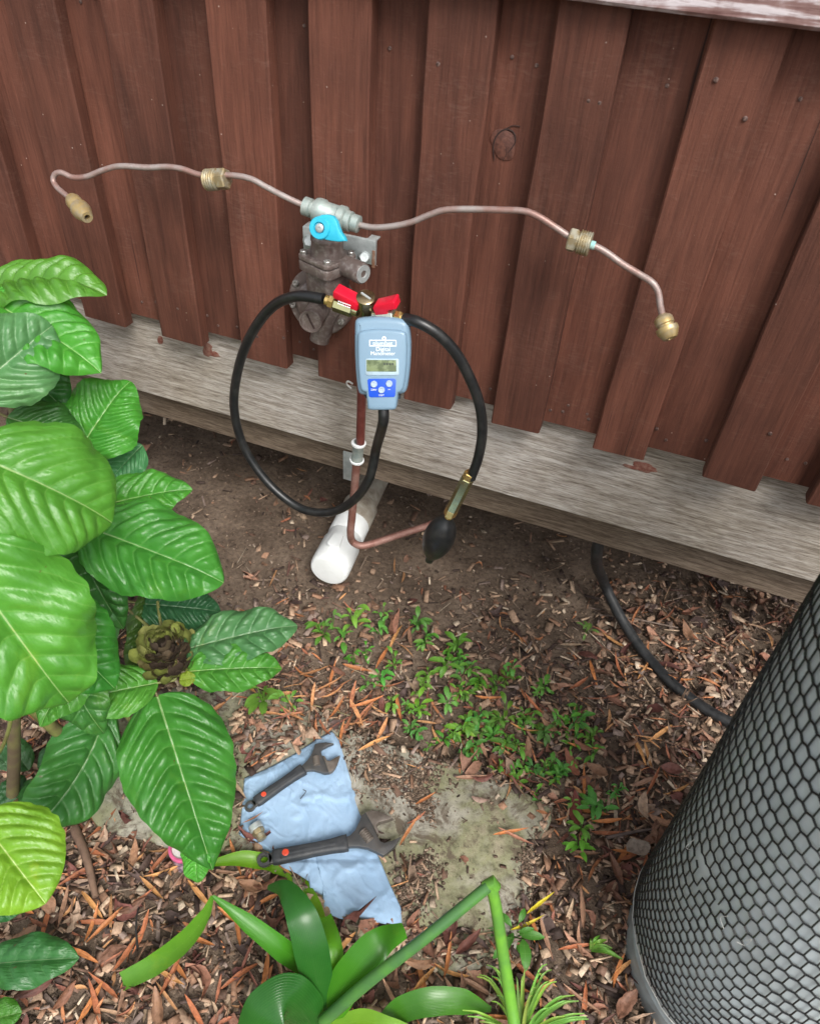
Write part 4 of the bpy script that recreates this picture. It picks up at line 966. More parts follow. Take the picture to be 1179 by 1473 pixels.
# ------------------------------------------------------------------ wrenches
def wrench(pa, pb, h, label, flip):
    """pa: hanging hole end, pb: jaw end (photo pixels)"""
    a, b = G(*pa, h), G(*pb, h); x = (b - a); L = x.length; x.normalize(); z = (UP - x * x.z).normalized(); y = z.cross(x)
    fr = Matrix(((x.x, y.x, z.x, a.x), (x.y, y.y, z.y, a.y), (x.z, y.z, z.z, a.z), (0, 0, 0, 1)))
    w = thing('adjustable_wrench', a, label, 'wrench', 'adjustable wrenches on the cloth')
    sc_ = lambda pts: ccw([(p[0] * L, p[1] * L * flip) for p in pts])
    head = sc_([(.60, .034), (.655, .040), (.70, .072), (.735, .120), (.762, .166), (.80, .186), (.812, .150), (.826, .09), (.846, .0), (.862, -.045), (.885, -.060), (.95, -.055), (1.012, -.040), (.955, -.100), (.91, -.125), (.862, -.146), (.815, -.108), (.765, -.072), (.70, -.047), (.655, -.038), (.60, -.034)])
    mb = MB(); prism(mb, head, fr, 0.001, 0.0125 * L / 0.25, 0.0012, True); hd = part('head', mb, 'steel', w, 30)
    jaw = sc_([(.795, .183), (.836, .190), (.88, .176), (.93, .145), (.985, .103), (.93, .094), (.872, .090), (.856, .070), (.862, .02), (.848, .0), (.830, .075)])
    mb = MB(); prism(mb, jaw, fr, -0.0005, 0.0140 * L / 0.25, 0.0015, True); part('movable_jaw', mb, 'jaw', w, 30)
    kw = MB(); c0 = fr @ Vector((.748 * L, .055 * L * flip, .0125 * L / .25)); c1 = fr @ Vector((.792 * L, -.030 * L * flip, .0125 * L / .25))
    threads(kw, c0, c1, 0.0085 * L / 0.25, 6, 0.0014, 18); part('worm_screw', kw, 'jaw', w)
    grip = sc_([(.105, -.047), (.14, -.052), (.25, -.050), (.40, -.047), (.52, -.050), (.60, -.058), (.632, -.056), (.636, .0), (.632, .056), (.60, .054), (.52, .046), (.40, .044), (.25, .048), (.14, .052), (.105, .047), (.098, .0)])
    mb = MB(); prism(mb, grip, fr, -0.002, 0.017 * L / 0.25, 0.0065 * L / 0.25, True, 4); gr = part('grip', mb, 'grip', w, 60)
    ln_ = MB(); prism(ln_, sc_([(.20, -.012), (.54, -.016), (.55, 0), (.54, .016), (.20, .012), (.19, 0)]), fr, 0.010 * L / .25, 0.0176 * L / .25, 0.001); sub('grip_ridge', ln_, 'grip', gr)
    dot = MB(); lathe(dot, [(0.024 * L, 0.012 * L / .25), (0.024 * L, 0.0176 * L / .25), (0.020 * L, 0.0182 * L / .25), (0.010 * L, 0.0182 * L / .25), (0.009 * L, 0.0178 * L / .25), (0, 0.0178 * L / .25)], fr @ Matrix.Translation((.195 * L, 0.004 * L, 0)), 20); sub('orange_plug', dot, 'orange_dot', gr)
    # hanging eye: ring of flat steel
    eb = MB(); n = 20; vs = []; fs = []
    for k in range(n):
        an = 2 * math.pi * k / n
        for rr, hh in ((.047, .002), (.047, .010), (.026, .010), (.026, .002)): vs.append(fr @ Vector(((.047 + rr * math.cos(an) * 1.1) * L, rr * math.sin(an) * L, hh * L / .25)))
    for k in range(n):
        for q in range(4): fs.append((k * 4 + q, ((k + 1) % n) * 4 + q, ((k + 1) % n) * 4 + (q + 1) % 4, k * 4 + (q + 1) % 4))
    eb.add(vs, fs); prism(eb, sc_([(.075, -.036), (.12, -.036), (.12, .036), (.075, .036)]), fr, 0.002, 0.010 * L / .25, 0.001); part('hanging_eye', eb, 'steel', w, 30)
    return w
wrench((354, 1166), (482, 1078), 0.028, 'smaller adjustable wrench with dark grip lying on the middle of the cloth', -1)
wrench((371, 1241), (572, 1200), 0.030, 'larger adjustable wrench lying across the lower cloth with jaws over the slab', 1)
ft = thing('brass_fitting', G(371, 1193, .02), 'small brass hose fitting with a white collar lying on the cloth', 'pipe fitting')
f0, f1 = G(366, 1186, .034), G(378, 1208, .030); d = f1 - f0
mb = MB(); lathe(mb, [(0.006, 0), (0.0125, 0.0004), (0.0128, d.length * .30), (0.0115, d.length * .34)], frame(f0, d), 20); part('collar', mb, 'zinc', ft)
mb = MB(); hexprof(mb, f0 + d * .34, f0 + d * .62, 0.0115); threads(mb, f0 + d * .62, f1, 0.0085, 4, 0.0011, 18); part('threaded_end', mb, 'brass_old', ft)
cu = MB(); tube(cu, spline([G(432, 1149, .026), G(437, 1143, .028), G(440, 1138, .030), G(436, 1136, .027)], 16), 0.0007, 6); tag(link('curled_wire', cu.mesh('curled_wire', 'crack', 60)), 'thin dark curled stem lying on the cloth between the wrenches', 'wire')

# ------------------------------------------------------------------ tin
tn = thing('tin_cup', GS(274, 1212), 'small pink rimmed tin half hidden behind the drooping leaf', 'tin')
tc0 = GS(274, 1236, -0.004); fr = frame(tc0, (-0.10, 0.05, 1))
mb = MB(); lathe(mb, [(0.026, 0), (0.0275, 0.002), (0.0275, 0.040), (0.025, 0.042), (0.025, 0.036)], fr, 32, True); part('side', mb, 'tin', tn)
mb = MB(); lathe(mb, [(0.0275, 0.040), (0.0290, 0.042), (0.0290, 0.047), (0.0275, 0.0485), (0.0240, 0.0485), (0.0230, 0.046), (0.0230, 0.040)], fr, 32, False); part('rim', mb, 'pink', tn)
mb = MB(); lathe(mb, [(0.0235, 0.044), (0.0, 0.0438)], fr, 32, False); part('lid', mb, 'cream', tn)

# ------------------------------------------------------------------ leaves
def leaf_mesh(L, Wd, bend=0.3, fold=0.22, nerv=8, wave=0.04, seed=0, a=0.62, b=0.75, nt=96, nu=44, h=0.040, vein=0.50, mat='leaf', side=0.0, crum=0.003, tipdroop=0.0, puck=0.013):
    tm = a / (a + b); mx = tm ** a * (1 - tm) ** b
    ys, zs, ths = [0.0], [0.0], []
    for i in range(nt + 1):
        t = i / nt; th = -bend * (t - 0.5) * 1.0 - tipdroop * max(0, t - 0.7) / 0.3
        ths.append(th)
        if i: ys.append(ys[-1] + math.cos(th) / nt); zs.append(zs[-1] + math.sin(th) / nt)
    ch = math.hypot(ys[-1], zs[-1]); ca, sa = ys[-1] / ch, zs[-1] / ch
    vs = []; lc = []
    for i in range(nt + 1):
        t = i / nt; hw = 0.5 * Wd / L * (max(t, 0.0) ** a * max(1 - t, 0.0) ** b) / mx
        hw = max(hw, 0.004)
        for j in range(nu + 1):
            u = 2 * j / nu - 1; x = u * hw; ax = abs(x)
            rag = 1 + 0.05 * mnoise.noise((t * 16, (1 if u > 0 else -1) * 3.0, seed)) * abs(u) ** 3
            x *= rag
            ph = nerv * (t - vein * ax - 1.5 * ax * ax) + (0.35 if u > 0 else 0) * min(1, ax * 20) 
            fr_ = ph - math.floor(ph)
            q = math.sin(math.pi * fr_) ** 0.62
            z = h * q * (1 - abs(u) ** 4) * min(1, ax / 0.05) * min(1, (1 - t) * 5) * min(1, t * 6)
            z += puck * math.sin(math.pi * fr_) * abs(math.sin(abs(u) * 7.5 + math.floor(ph) * 1.3)) * min(1, ax / 0.08) * (1 - abs(u) ** 5) * min(1, (1 - t) * 4)
            z += fold * ax - (fold * 1.25) * ax * abs(u) ** 2 * 0.9
            z += wave * abs(u) ** 2.5 * math.sin(2 * math.pi * (t * 2.6 + seed * 0.37 + (0.3 if u > 0 else 0))) * min(1, hw * 6)
            z += crum * mnoise.noise((x * 18, t * 18, seed * 3.3))
            z -= 0.006 * max(0, 1 - ax / 0.012)
            th = ths[i]; yy = ys[i] - math.sin(th) * z; zz = zs[i] + math.cos(th) * z
            y2 = (yy * ca + zz * sa) / ch; z2 = (-yy * sa + zz * ca) / ch
            xs_ = x / ch + side * math.sin(math.pi * t)
            vs.append((xs_ * L, y2 * L, z2 * L)); lc.append((u * hw / (0.5 * Wd / L), t, ph))
    fs = [(i * (nu + 1) + j, i * (nu + 1) + j + 1, (i + 1) * (nu + 1) + j + 1, (i + 1) * (nu + 1) + j) for i in range(nt) for j in range(nu)]
    mb = MB(); mb.add(vs, fs); me = mb.mesh('leaf', mat, 180)
    at = me.attributes.new('leafc', 'FLOAT_VECTOR', 'POINT'); at.data.foreach_set('vector', np.array(lc, np.float32).ravel())
    return me
def orient(B, T, N):
    y = (T - B).normalized(); z = (N - y * N.dot(y)).normalized(); x = y.cross(z)
    return Matrix(((x.x, y.x, z.x, B.x), (x.y, y.y, z.y, B.y), (x.z, y.z, z.z, B.z), (0, 0, 0, 1)))

GR = (0.052, 0.235, 0.032); GR2 = (0.074, 0.290, 0.034); GRD = (0.042, 0.165, 0.034); GRB = (0.068, 0.235, 0.090); GRY = (0.125, 0.345, 0.026)
root_px = (12, 1172)
shrub = thing('leafy_shrub', G(*root_px), 'big leaved green shrub reaching in front of the wall, with a spent flower head', 'shrub')
H0 = G(*root_px); HA = P(22, 1008, 1.12); HB = P(40, 800, 1.16); HT = P(10, 520, 1.22); HF = P(243, 940, 1.31); HM = P(118, 1078, 1.33); HG = GS(150, 1120)
def stem(pts, r0, r1, mat):
    mb = MB(); tube(mb, spline(pts, 40), lambda t: r0 + (r1 - r0) * t, 12); part('stem', mb, mat, shrub, 60)
stem([H0 - UP * .02, H0.lerp(HA, .5) + Vector((.006, 0, 0)), HA, HB, HT], 0.0115, 0.006, 'stem_brown')
stem([HG - UP * .03, HM, P(70, 1040, 1.22), P(30, 985, 1.17), HB + Vector((0.02, 0, -.03))], 0.012, 0.009, 'stem')
stem([HM + Vector((.0, .01, 0)), P(170, 1000, 1.33), P(215, 965, 1.33), HF], 0.008, 0.006, 'stem')
stem([P(213, 1080, 1.30), P(200, 1055, 1.31), P(188, 1035, 1.33), P(165, 1015, 1.34)], 0.0045, 0.005, 'stem')
def lf(base, tip, wpx, col_, up=0.5, roll=0.0, bend=0.35, hub=None, **kw):
    B, T = P(*base), P(*tip); c = (B + T) / 2
    tc = (Vector((0, 0, HC)) - c).normalized()
    side = (T - B).normalized().cross(tc)
    N = (tc * (1 - up) + UP * up + side * roll).normalized()
    L = (T - B).length; Wd = wpx * depth_of(c) / FPX
    k_ = len(shrub.children); kw.setdefault('nerv', 7 + (k_ * 5) % 3); kw.setdefault('wave', .03 + .012 * (k_ % 4)); kw.setdefault('tipdroop', .15 + .12 * (k_ % 4)); kw.setdefault('fold', .16 + .05 * (k_ % 3)); kw.setdefault('a', .56 + .05 * (k_ % 3)); kw.setdefault('b', .68 + .07 * ((k_ * 2) % 4))
    me = leaf_mesh(L, Wd, bend=bend, seed=k_ * 1.7, **kw)
    o = link('leaf', me, shrub, orient(B, T, N)); jv = random.Random(k_).uniform(.84, 1.18); o.color = (col_[0] * jv * random.Random(k_ + 50).uniform(.8, 1.35), col_[1] * jv, col_[2] * jv, 1)
    if hub is not None:
        y = (T - B).normalized()
        mb = MB(); tube(mb, spline([B + y * L * 0.01, B - y * 0.03, B.lerp(hub, 0.6) - UP * 0.006, hub], 18), lambda t: 0.0022 + 0.0012 * t, 8)
        ps = bpy.data.objects.new('petiole', mb.mesh('petiole', 'stem', 60)); col.objects.link(ps); ps.parent = o; ps.matrix_basis = prt_inv(o)
    return o
lf((-40, 425, 1.20), (154, 424, 1.16), 112, GR2, .7, -.25, .55, HT, tipdroop=.5)
lf((-25, 428, 1.14), (146, 536, 1.14), 128, GR2, .45, -.15, .4, HT)
lf((-40, 565, 1.08), (76, 468, 1.12), 130, GRB, .35, .2, .35, HT)
lf((112, 652, 1.26), (188, 548, 1.28), 118, GR2, .35, -.1, .35, HB)
lf((-50, 650, .90), (162, 752, 1.02), 190, GR2, .55, .1, .7, HB, h=.016)
lf((145, 728, 1.26), (277, 704, 1.27), 84, GR2, .45, -.1, .3, HB)
lf((108, 752, 1.18), (322, 838, 1.18), 138, GR, .35, .0, .3, HB)
lf((-75, 775, .88), (100, 1012, 1.00), 215, GR2, .45, .1, .45, HB, h=.016)
lf((60, 745, 1.20), (150, 945, 1.24), 130, GRB, .35, .15, .3, HB)
lf((70, 700, 1.16), (178, 905, 1.24), 96, GRD, .35, .3, .3, HB)
lf((10, 600, 1.18), (118, 640, 1.24), 90, GRD, .5, .1, .3, HB)
lf((60, 905, 1.20), (150, 1055, 1.25), 88, GRD, .35, .2, .3, HB)
lf((-30, 480, 1.22), (95, 590, 1.25), 110, GRD, .5, .1, .3, HT)
lf((20, 845, 1.10), (165, 990, 1.16), 130, GR, .4, .1, .3, HB)
lf((262, 935, 1.31), (428, 900, 1.36), 80, GRB, .45, -.05, .25, HF, nerv=7)
lf((268, 966, 1.29), (406, 962, 1.33), 66, GR, .5, .05, .3, HF, nerv=7)
lf((228, 982, 1.30), (104, 1010, 1.24), 78, GR, .4, .0, .35, HF)
lf((226, 1000, 1.30), (306, 1252, 1.24), 156, GR, .28, .0, .22, HF, nerv=10, a=.55, b=.95)
lf((284, 1190, 1.26), (284, 1270, 1.24), 44, GR2, .3, .3, .3, None)
lf((158, 1012, 1.30), (30, 1206, 1.20), 112, GRD, .35, -.45, .3, P(165, 1015, 1.34), side=-.07, nerv=9)
lf((-30, 1175, .96), (66, 1300, .93), 150, GRY, .4, 0, .3, HA)
lf((200, 868, 1.36), (318, 880, 1.40), 78, (0.03, 0.12, 0.05), .4, .1, .3, HF)
lf((215, 842, 1.38), (188, 972, 1.34), 44, (0.045, 0.10, 0.018), .3, -.4, .3, HF)
lf((140, 925, 1.22), (58, 1046, 1.15), 84, GR, .4, .2, .3, HB)
lf((75, 735, 1.10), (-20, 720, 1.06), 70, GRD, .5, 0, .3, HB)
lf((205, 640, 1.34), (160, 690, 1.34), 60, GRB, .5, 0, .2, None)
lf((258, 978, 1.28), (282, 975, 1.28), 22, (0.20, 0.28, 0.02), .4, 0, .2, None, nt=20, nu=10)
lf((-30, 1010, 1.0), (8, 930, 1.02), 40, GRD, .4, 0, .2, HA)
# spent flower head: cupped bracts in tight whorls round a dark core
fh = HF + UP * 0.004; ax_ = (Vector((0, 0, 1)) * 0.75 - CZ * 0.5).normalized(); ffr = frame(fh, ax_)
mb = MB(); lathe(mb, [(0.012, -0.02), (0.018, 0.0), (0.02, 0.02), (0.012, 0.042), (0.0, 0.048)], ffr, 14); fc_ = part('flower_head', mb, 'bract', shrub, 60); fc_.color = (0.035, 0.025, 0.02, 1)
def bract_mesh(seed):
    vs = []; fs = []
    for i in range(5):
        t = i / 4; hw = 0.0085 * (0.45 + 0.9 * math.sin(math.pi * (0.15 + 0.72 * t)))
        for j in range(5):
            u = j / 2 - 1; vs.append((u * hw, t * 0.022, 0.006 * t * t - 0.0045 * (1 - u * u) + 0.0008 * mnoise.noise((u * 3, t * 3, seed))))
    fs = [(i * 5 + j, i * 5 + j + 1, (i + 1) * 5 + j + 1, (i + 1) * 5 + j) for i in range(4) for j in range(4)]
    b = MB(); b.add(vs, fs); return b.mesh('bract', 'bract', 180)
bms = [bract_mesh(k) for k in range(4)]
for k in range(84):
    lev = k / 84; a = k * 2.39996; r = 0.038 * (1 - 0.62 * lev) * random.uniform(.75, 1.3); hh = -0.016 + 0.066 * lev + random.uniform(-.007, .007)
    tilt = R_(15 + 60 * lev + random.uniform(-28, 28))
    mtx = ffr @ Matrix.Translation((r * math.cos(a), r * math.sin(a), hh)) @ Matrix.Rotation(a - math.pi / 2, 4, 'Z') @ Matrix.Rotation(tilt, 4, 'X') @ Matrix.Scale(random.uniform(.75, 1.3), 4)
    b = bpy.data.objects.new('bract', bms[k % 4]); col.objects.link(b); b.parent = fc_; b.matrix_basis = prt_inv(fc_) @ mtx
    side_ = math.cos(a - 2.6)
    b.color = random.choice([(0.19, 0.22, 0.05, 1), (0.14, 0.16, 0.04, 1), (0.10, 0.085, 0.03, 1), (0.24, 0.25, 0.08, 1)]) if (side_ > -0.2 or lev < .3) else random.choice([(0.05, 0.035, 0.025, 1), (0.07, 0.05, 0.03, 1)])

# small seedling shrub in the shade at its foot and the leaf at the lower left
def rosette(at, label, specs, stemh):
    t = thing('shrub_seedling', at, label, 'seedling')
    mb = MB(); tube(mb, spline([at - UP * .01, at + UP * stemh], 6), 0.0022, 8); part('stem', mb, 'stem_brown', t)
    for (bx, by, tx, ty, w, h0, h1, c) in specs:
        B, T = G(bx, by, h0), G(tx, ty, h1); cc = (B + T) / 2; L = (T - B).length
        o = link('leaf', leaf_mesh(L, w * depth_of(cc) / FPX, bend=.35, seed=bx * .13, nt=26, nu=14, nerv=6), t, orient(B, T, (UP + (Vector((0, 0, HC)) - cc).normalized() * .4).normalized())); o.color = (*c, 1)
    return t
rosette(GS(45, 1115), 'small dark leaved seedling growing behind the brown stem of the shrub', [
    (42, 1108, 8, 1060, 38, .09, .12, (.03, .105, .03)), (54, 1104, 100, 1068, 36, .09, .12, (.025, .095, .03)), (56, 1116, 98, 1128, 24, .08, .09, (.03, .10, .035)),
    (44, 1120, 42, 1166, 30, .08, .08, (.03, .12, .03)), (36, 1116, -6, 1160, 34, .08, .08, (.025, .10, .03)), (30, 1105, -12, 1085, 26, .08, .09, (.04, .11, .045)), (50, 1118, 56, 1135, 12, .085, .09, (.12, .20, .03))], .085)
rosette(GS(-25, 1385), 'low plant at the lower left with a pointed blue green leaf over the mulch', [
    (-22, 1388, 114, 1378, 72, .07, .09, (.035, .155, .04)), (-25, 1310, 36, 1306, 36, .08, .06, (.03, .14, .04)), (-25, 1470, 32, 1456, 50, .05, .06, (.05, .19, .02)), (-28, 1400, -90, 1440, 60, .05, .05, (.035, .155, .04))], .06)

# ------------------------------------------------------------------ strap leaved plant
def strap_mesh(pts, widths, N, cup=0.25, nt=46, nu=10, mat='strap', twist=0.0):
    path = spline(pts, nt + 1); vs = []; lc = []
    for i, p in enumerate(path):
        t = i / nt; T = (path[min(i + 1, nt)] - path[max(i - 1, 0)]).normalized()
        n = N(t) if callable(N) else Vector(N); n = (n - T * n.dot(T)).normalized(); s = T.cross(n)
        if twist: 
            q = Quaternion(T, twist * t); n = q @ n; s = q @ s
        k = t * (len(widths) - 1); i0 = min(int(k), len(widths) - 2); w = widths[i0] + (widths[i0 + 1] - widths[i0]) * (k - i0)
        for j in range(nu + 1):
            u = 2 * j / nu - 1
            vs.append(p + s * (u * w / 2) + n * (cup * (u * u - 0.3) * w / 2)); lc.append((u, t, u * 10 + 0.5))
    fs = [(i * (nu + 1) + j, i * (nu + 1) + j + 1, (i + 1) * (nu + 1) + j + 1, (i + 1) * (nu + 1) + j) for i in range(nt) for j in range(nu)]
    mb = MB(); mb.add(vs, fs); me = mb.mesh('leaf', mat, 180)
    at = me.attributes.new('leafc', 'FLOAT_VECTOR', 'POINT'); at.data.foreach_set('vector', np.array(lc, np.float32).ravel())
    return me
spl = thing('strap_plant', GS(465, 1475), 'glossy strap leaved lily plant with a snapped green flower stalk below the cloth', 'plant')
def sl_(pix, wpx, c, N=None, cup=.25, **kw):
    pts = [G(x, y, h) for x, y, h in pix]; d = depth_of(pts[len(pts) // 2])
    o = link('leaf', strap_mesh(pts, [w * .84 * d / FPX for w in wpx], N or (UP - CZ * .6), cup, **kw), spl); o.color = (*c, 1); return o
DG, YG, LG = (0.022, 0.125, 0.018), (0.13, 0.31, 0.012), (0.05, 0.23, 0.014)
sl_([(462, 1478, .01), (458, 1430, .08), (448, 1370, .16), (432, 1315, .20), (410, 1280, .19), (385, 1276, .15), (362, 1292, .11)][:6], [36, 52, 56, 60, 54, 34, 8], DG, cup=-.2)
sl_([(455, 1455, .02), (447, 1400, .07), (405, 1365, .13), (350, 1322, .17), (306, 1289, .19)], [24, 34, 36, 28, 5], LG, cup=.35)
sl_([(306, 1289, .19), (296, 1315, .155), (268, 1352, .10), (222, 1388, .045), (176, 1412, .025)], [6, 26, 34, 36, 30], (.09, .26, .02), cup=.3)
sl_([(466, 1460, .01), (462, 1400, .06), (455, 1345, .055), (444, 1300, .022), (424, 1268, .010), (396, 1243, .012), (372, 1238, .032), (345, 1235, .038), (303, 1242, .034)], [26, 36, 40, 38, 32, 28, 26, 10], YG, cup=.3)
sl_([(470, 1465, .01), (478, 1410, .09), (476, 1360, .12), (468, 1318, .10)], [26, 40, 40, 22], (.08, .27, .012), cup=.35)
sl_([(472, 1475, .01), (488, 1430, .09), (518, 1385, .15), (548, 1355, .17), (582, 1338, .15)], [30, 56, 60, 54, 26], LG, cup=-.15)
sl_([(452, 1480, .02), (430, 1450, .10), (408, 1440, .14), (378, 1458, .13), (350, 1500, .08)], [40, 78, 84, 74, 40], DG, cup=-.2)
sl_([(476, 1482, .02), (520, 1468, .05), (560, 1480, .06), (620, 1500, .05)], [30, 36, 34, 20], YG, cup=.2)
sl_([(545, 1478, .02), (570, 1456, .05), (610, 1442, .075), (660, 1440, .07), (706, 1452, .04)], [20, 40, 44, 38, 8], (.05, .19, .018), cup=.2)
kn = G(708, 1270, .33)
mb = MB(); tube(mb, spline([G(466, 1468, .05), G(530, 1412, .16), G(610, 1350, .25), kn - (kn - G(610, 1350, .25)).normalized() * .006], 40), lambda t: .0095 - .0015 * t, 12); part('flower_stalk', mb, 'stalk_dark', spl, 60)
mb = MB(); tube(mb, spline([G(705, 1272, .328), G(712, 1300, .29), G(722, 1365, .21), G(734, 1440, .13), G(742, 1490, .09)], 40), lambda t: .0082 + .0012 * t, 12); part('flower_stalk', mb, 'stalk', spl, 60)
mb = MB(); tube(mb, [kn + Vector((-.006, -.004, -.008)), kn + Vector((0, 0, .004)), kn + Vector((.004, 0, -.008))], lambda t: .0088, 12); part('stalk_kink', mb, 'stalk', spl, 60)

# fine leaved tuft and other tufts
def tuft(at, label, blades, c):
    t = thing('grass_tuft', at, label, 'grass tuft')
    for pix, w in blades:
        pts = [G(*q) for q in pix]; d = depth_of(pts[0]); o = link('blade', strap_mesh(pts, [w * .8 * d / FPX, w * d / FPX, w * .8 * d / FPX, w * .25 * d / FPX], UP - CZ * .4, .5, 14, 4), t); o.color = (*[v * random.uniform(.8, 1.25) for v in c], 1)
tips = [(686, 1405), (705, 1390), (706, 1440), (690, 1470), (672, 1462), (720, 1402), (756, 1392), (780, 1400), (793, 1395), (800, 1412), (820, 1432), (832, 1440), (840, 1458), (846, 1466), (770, 1420), (742, 1405), (712, 1478), (815, 1462), (790, 1450), (765, 1432)]
tuft(GS(748, 1500), 'pale green fine bladed tuft below the snapped stalk', [([(748 + random.uniform(-8, 8), 1500, .01), (748 + (x - 748) * .4, 1500 - (1500 - y) * .62, .06), (748 + (x - 748) * .75, 1500 - (1500 - y) * .95, .09), (x, y, .085)], 5.5) for x, y in tips + [(a + random.uniform(-14, 14), b + random.uniform(-10, 12)) for a, b in tips[:14]]], (.21, .40, .075))
tuft(GS(852, 1364), 'little bright green grass tuft in the mulch near the bottle', [([(850, 1366, .002), ((850 + x) / 2, (1366 + y) / 2 - 4, .02), (x, y, .015)], 7) for x, y in ((895, 1380), (885, 1372), (862, 1346), (850, 1350), (880, 1364), (872, 1352))], (.14, .33, .05))

# ------------------------------------------------------------------ weeds
def weed_mesh(seed, nl):
    rnd = random.Random(seed); vs = []; fs = []; lc = []
    for k in range(nl):
        a = k * 2.4 + rnd.uniform(-.5, .5); L = rnd.uniform(.018, .036); w = L * rnd.uniform(.32, .46); hb = rnd.uniform(.006, .045) * (0.5 + k / nl); el = rnd.uniform(.05, .8)
        o = len(vs); ro = rnd.uniform(.0, .014)
        for i in range(6):
            t = i / 5; hw = w * .5 * (math.sin(math.pi * min(1, t * .93 + .04)) ** .8)
            for j in range(3):
                u = j - 1; r = ro + L * t * math.cos(el - t * .7); z = hb + L * t * math.sin(el - t * .55) + abs(u) * hw * .35
                vs.append((r * math.cos(a) - u * hw * math.sin(a), r * math.sin(a) + u * hw * math.cos(a), z)); lc.append((u, t, t * 4))
        fs += [(o + i * 3 + j, o + (i + 1) * 3 + j, o + (i + 1) * 3 + j + 1, o + i * 3 + j + 1) for i in range(5) for j in range(2)]
        # thin stalk
        o = len(vs)
        for q in ((0.0009, 0), (-.0005, .0008), (-.0005, -.0008)):
            vs.append((q[0], q[1], -0.004)); vs.append((ro * math.cos(a) + q[0], ro * math.sin(a) + q[1], hb)); lc += [(1, 0, .5)] * 2
        fs += [(o, o + 2, o + 3, o + 1), (o + 2, o + 4, o + 5, o + 3), (o + 4, o, o + 1, o + 5)]
    mb = MB(); mb.add(vs, fs); me = mb.mesh('weed', 'weed', 180)
    at = me.attributes.new('leafc', 'FLOAT_VECTOR', 'POINT'); at.data.foreach_set('vector', np.array(lc, np.float32).ravel())
    return me
wms = [weed_mesh(s, n) for s, n in ((1, 5), (2, 7), (3, 9), (4, 6), (5, 11), (6, 8))]
def weed(px, py, s, label, group):
    p = GS(px, py, 0.004)
    o = bpy.data.objects.new('weed', random.choice(wms)); col.objects.link(o); o.location = p
    o.rotation_euler = (random.uniform(-.15, .15), random.uniform(-.15, .15), random.uniform(0, 6.28)); o.scale = (s, s, s * random.uniform(.8, 1.2))
    g = random.uniform(.75, 1.25); o.color = (.12 * g * random.uniform(.7, 1.3), .32 * g * random.uniform(.9, 1.1), .045 * g * random.uniform(.7, 1.5), 1)
    return tag(o, label, 'weed', group)
for _ in range(88):
    t = random.random() ** .8; cx = 575 + 250 * t; cy = 985 + 135 * t
    wx_, wy_ = cx + random.gauss(0, 54), cy + random.gauss(0, 38)
    zn = 'far right end of the patch near the red dead leaf' if wx_ > 770 else 'left end of the patch behind the cloth' if wx_ < 600 else 'dense middle of the patch behind the mossy slab'
    weed(wx_, wy_, random.uniform(.40, .82), 'small green weed in the ' + zn, 'weeds in the ' + zn)
for (x, y) in [(465, 915), (480, 905), (495, 925), (548, 892), (545, 910), (512, 900), (603, 905), (607, 935), (655, 940), (660, 950), (690, 985), (735, 975), (525, 940), (570, 960), (505, 955), (530, 985), (610, 985), (640, 970)]:
    weed(x + random.uniform(-5, 5), y + random.uniform(-5, 5), random.uniform(.6, 1.05), *((lambda q: ('taller green weed on the bare soil ' + q, 'taller weeds ' + q))('between the flower head and the drain pipe' if x < 530 else 'below the squeeze bulb' if x < 620 else 'at the back right of the weed patch')))
for (x, y, s, l) in [(842, 912, .9, 'single weed by the black pipe'), (380, 1012, 1.2, 'drooping weed on the dirty slab right of the flower head'), (852, 1170, 1.3, 'bushy weed beside the big red dead leaf'), (830, 1222, .8, 'tiny weed right of the mossy slab corner'), (735, 1345, 1.3, 'green weed behind the snapped stalk'), (420, 1015, .9, 'small weed at the back edge of the dirty slab')]:
    weed(x, y, s, l, None)

# ------------------------------------------------------------------ mulch and fallen leaves
SLAB_A = [(515, 1062), (625, 1102), (780, 1156), (762, 1230), (742, 1310), (722, 1362), (680, 1345), (630, 1325), (595, 1265), (540, 1200), (470, 1180)]
SLAB_B = [(215, 1000), (330, 985), (440, 1020), (495, 1042), (430, 1150), (390, 1225), (250, 1205), (170, 1160), (190, 1080)]
CLOTH = top + rgt[1:] + bot[::-1][1:] + [(349, 1160)]
def density(x, y):
    """how thickly the litter lies, read off the photo"""
    px, py, _ = px_of(x, y, np.zeros_like(x))
    px = np.clip(px, -150, 1350); py = np.clip(py, 500, 1650)
    d = np.clip((py - 780) / 300, 0.06, 1.0)
    d = np.maximum(d, np.clip((px - 760) / 160, 0, 1) * np.clip((py - 780) / 120, 0, 1) * 0.85)
    d = np.where((px < 460) & (py > 880), np.maximum(d, 0.75), d)
    d = np.where(in_poly(px, py, SLAB_A), 0.045, d)
    d = np.where((px > 560) & (py > 1200) & in_poly(px, py, SLAB_A), 0.03, d)
    d = np.where(in_poly(px, py, SLAB_B), 0.30, d)
    d = np.where(in_poly(px, py, SLAB_B) & (px > 340) & (py > 1025), 0.75, d)
    d = np.where(in_poly(px, py, [(548, 1225), (600, 1235), (640, 1290), (625, 1335), (575, 1330)]), 0.5, d)
    d = np.where((px > 495) & (px < 640) & (py > 1050) & (py < 1165) & (py < 1165 - (px - 500) * 0.3), 0.32, d)
    d = np.where(in_poly(px, py, CLOTH), 0.0, d)
    return d, px, py
def blocked(x, y):
    return ((x - BC.x) ** 2 + (y - BC.y) ** 2 < 0.17 ** 2) & ((x - BC.x) ** 2 + (y - BC.y) ** 2 > 0)
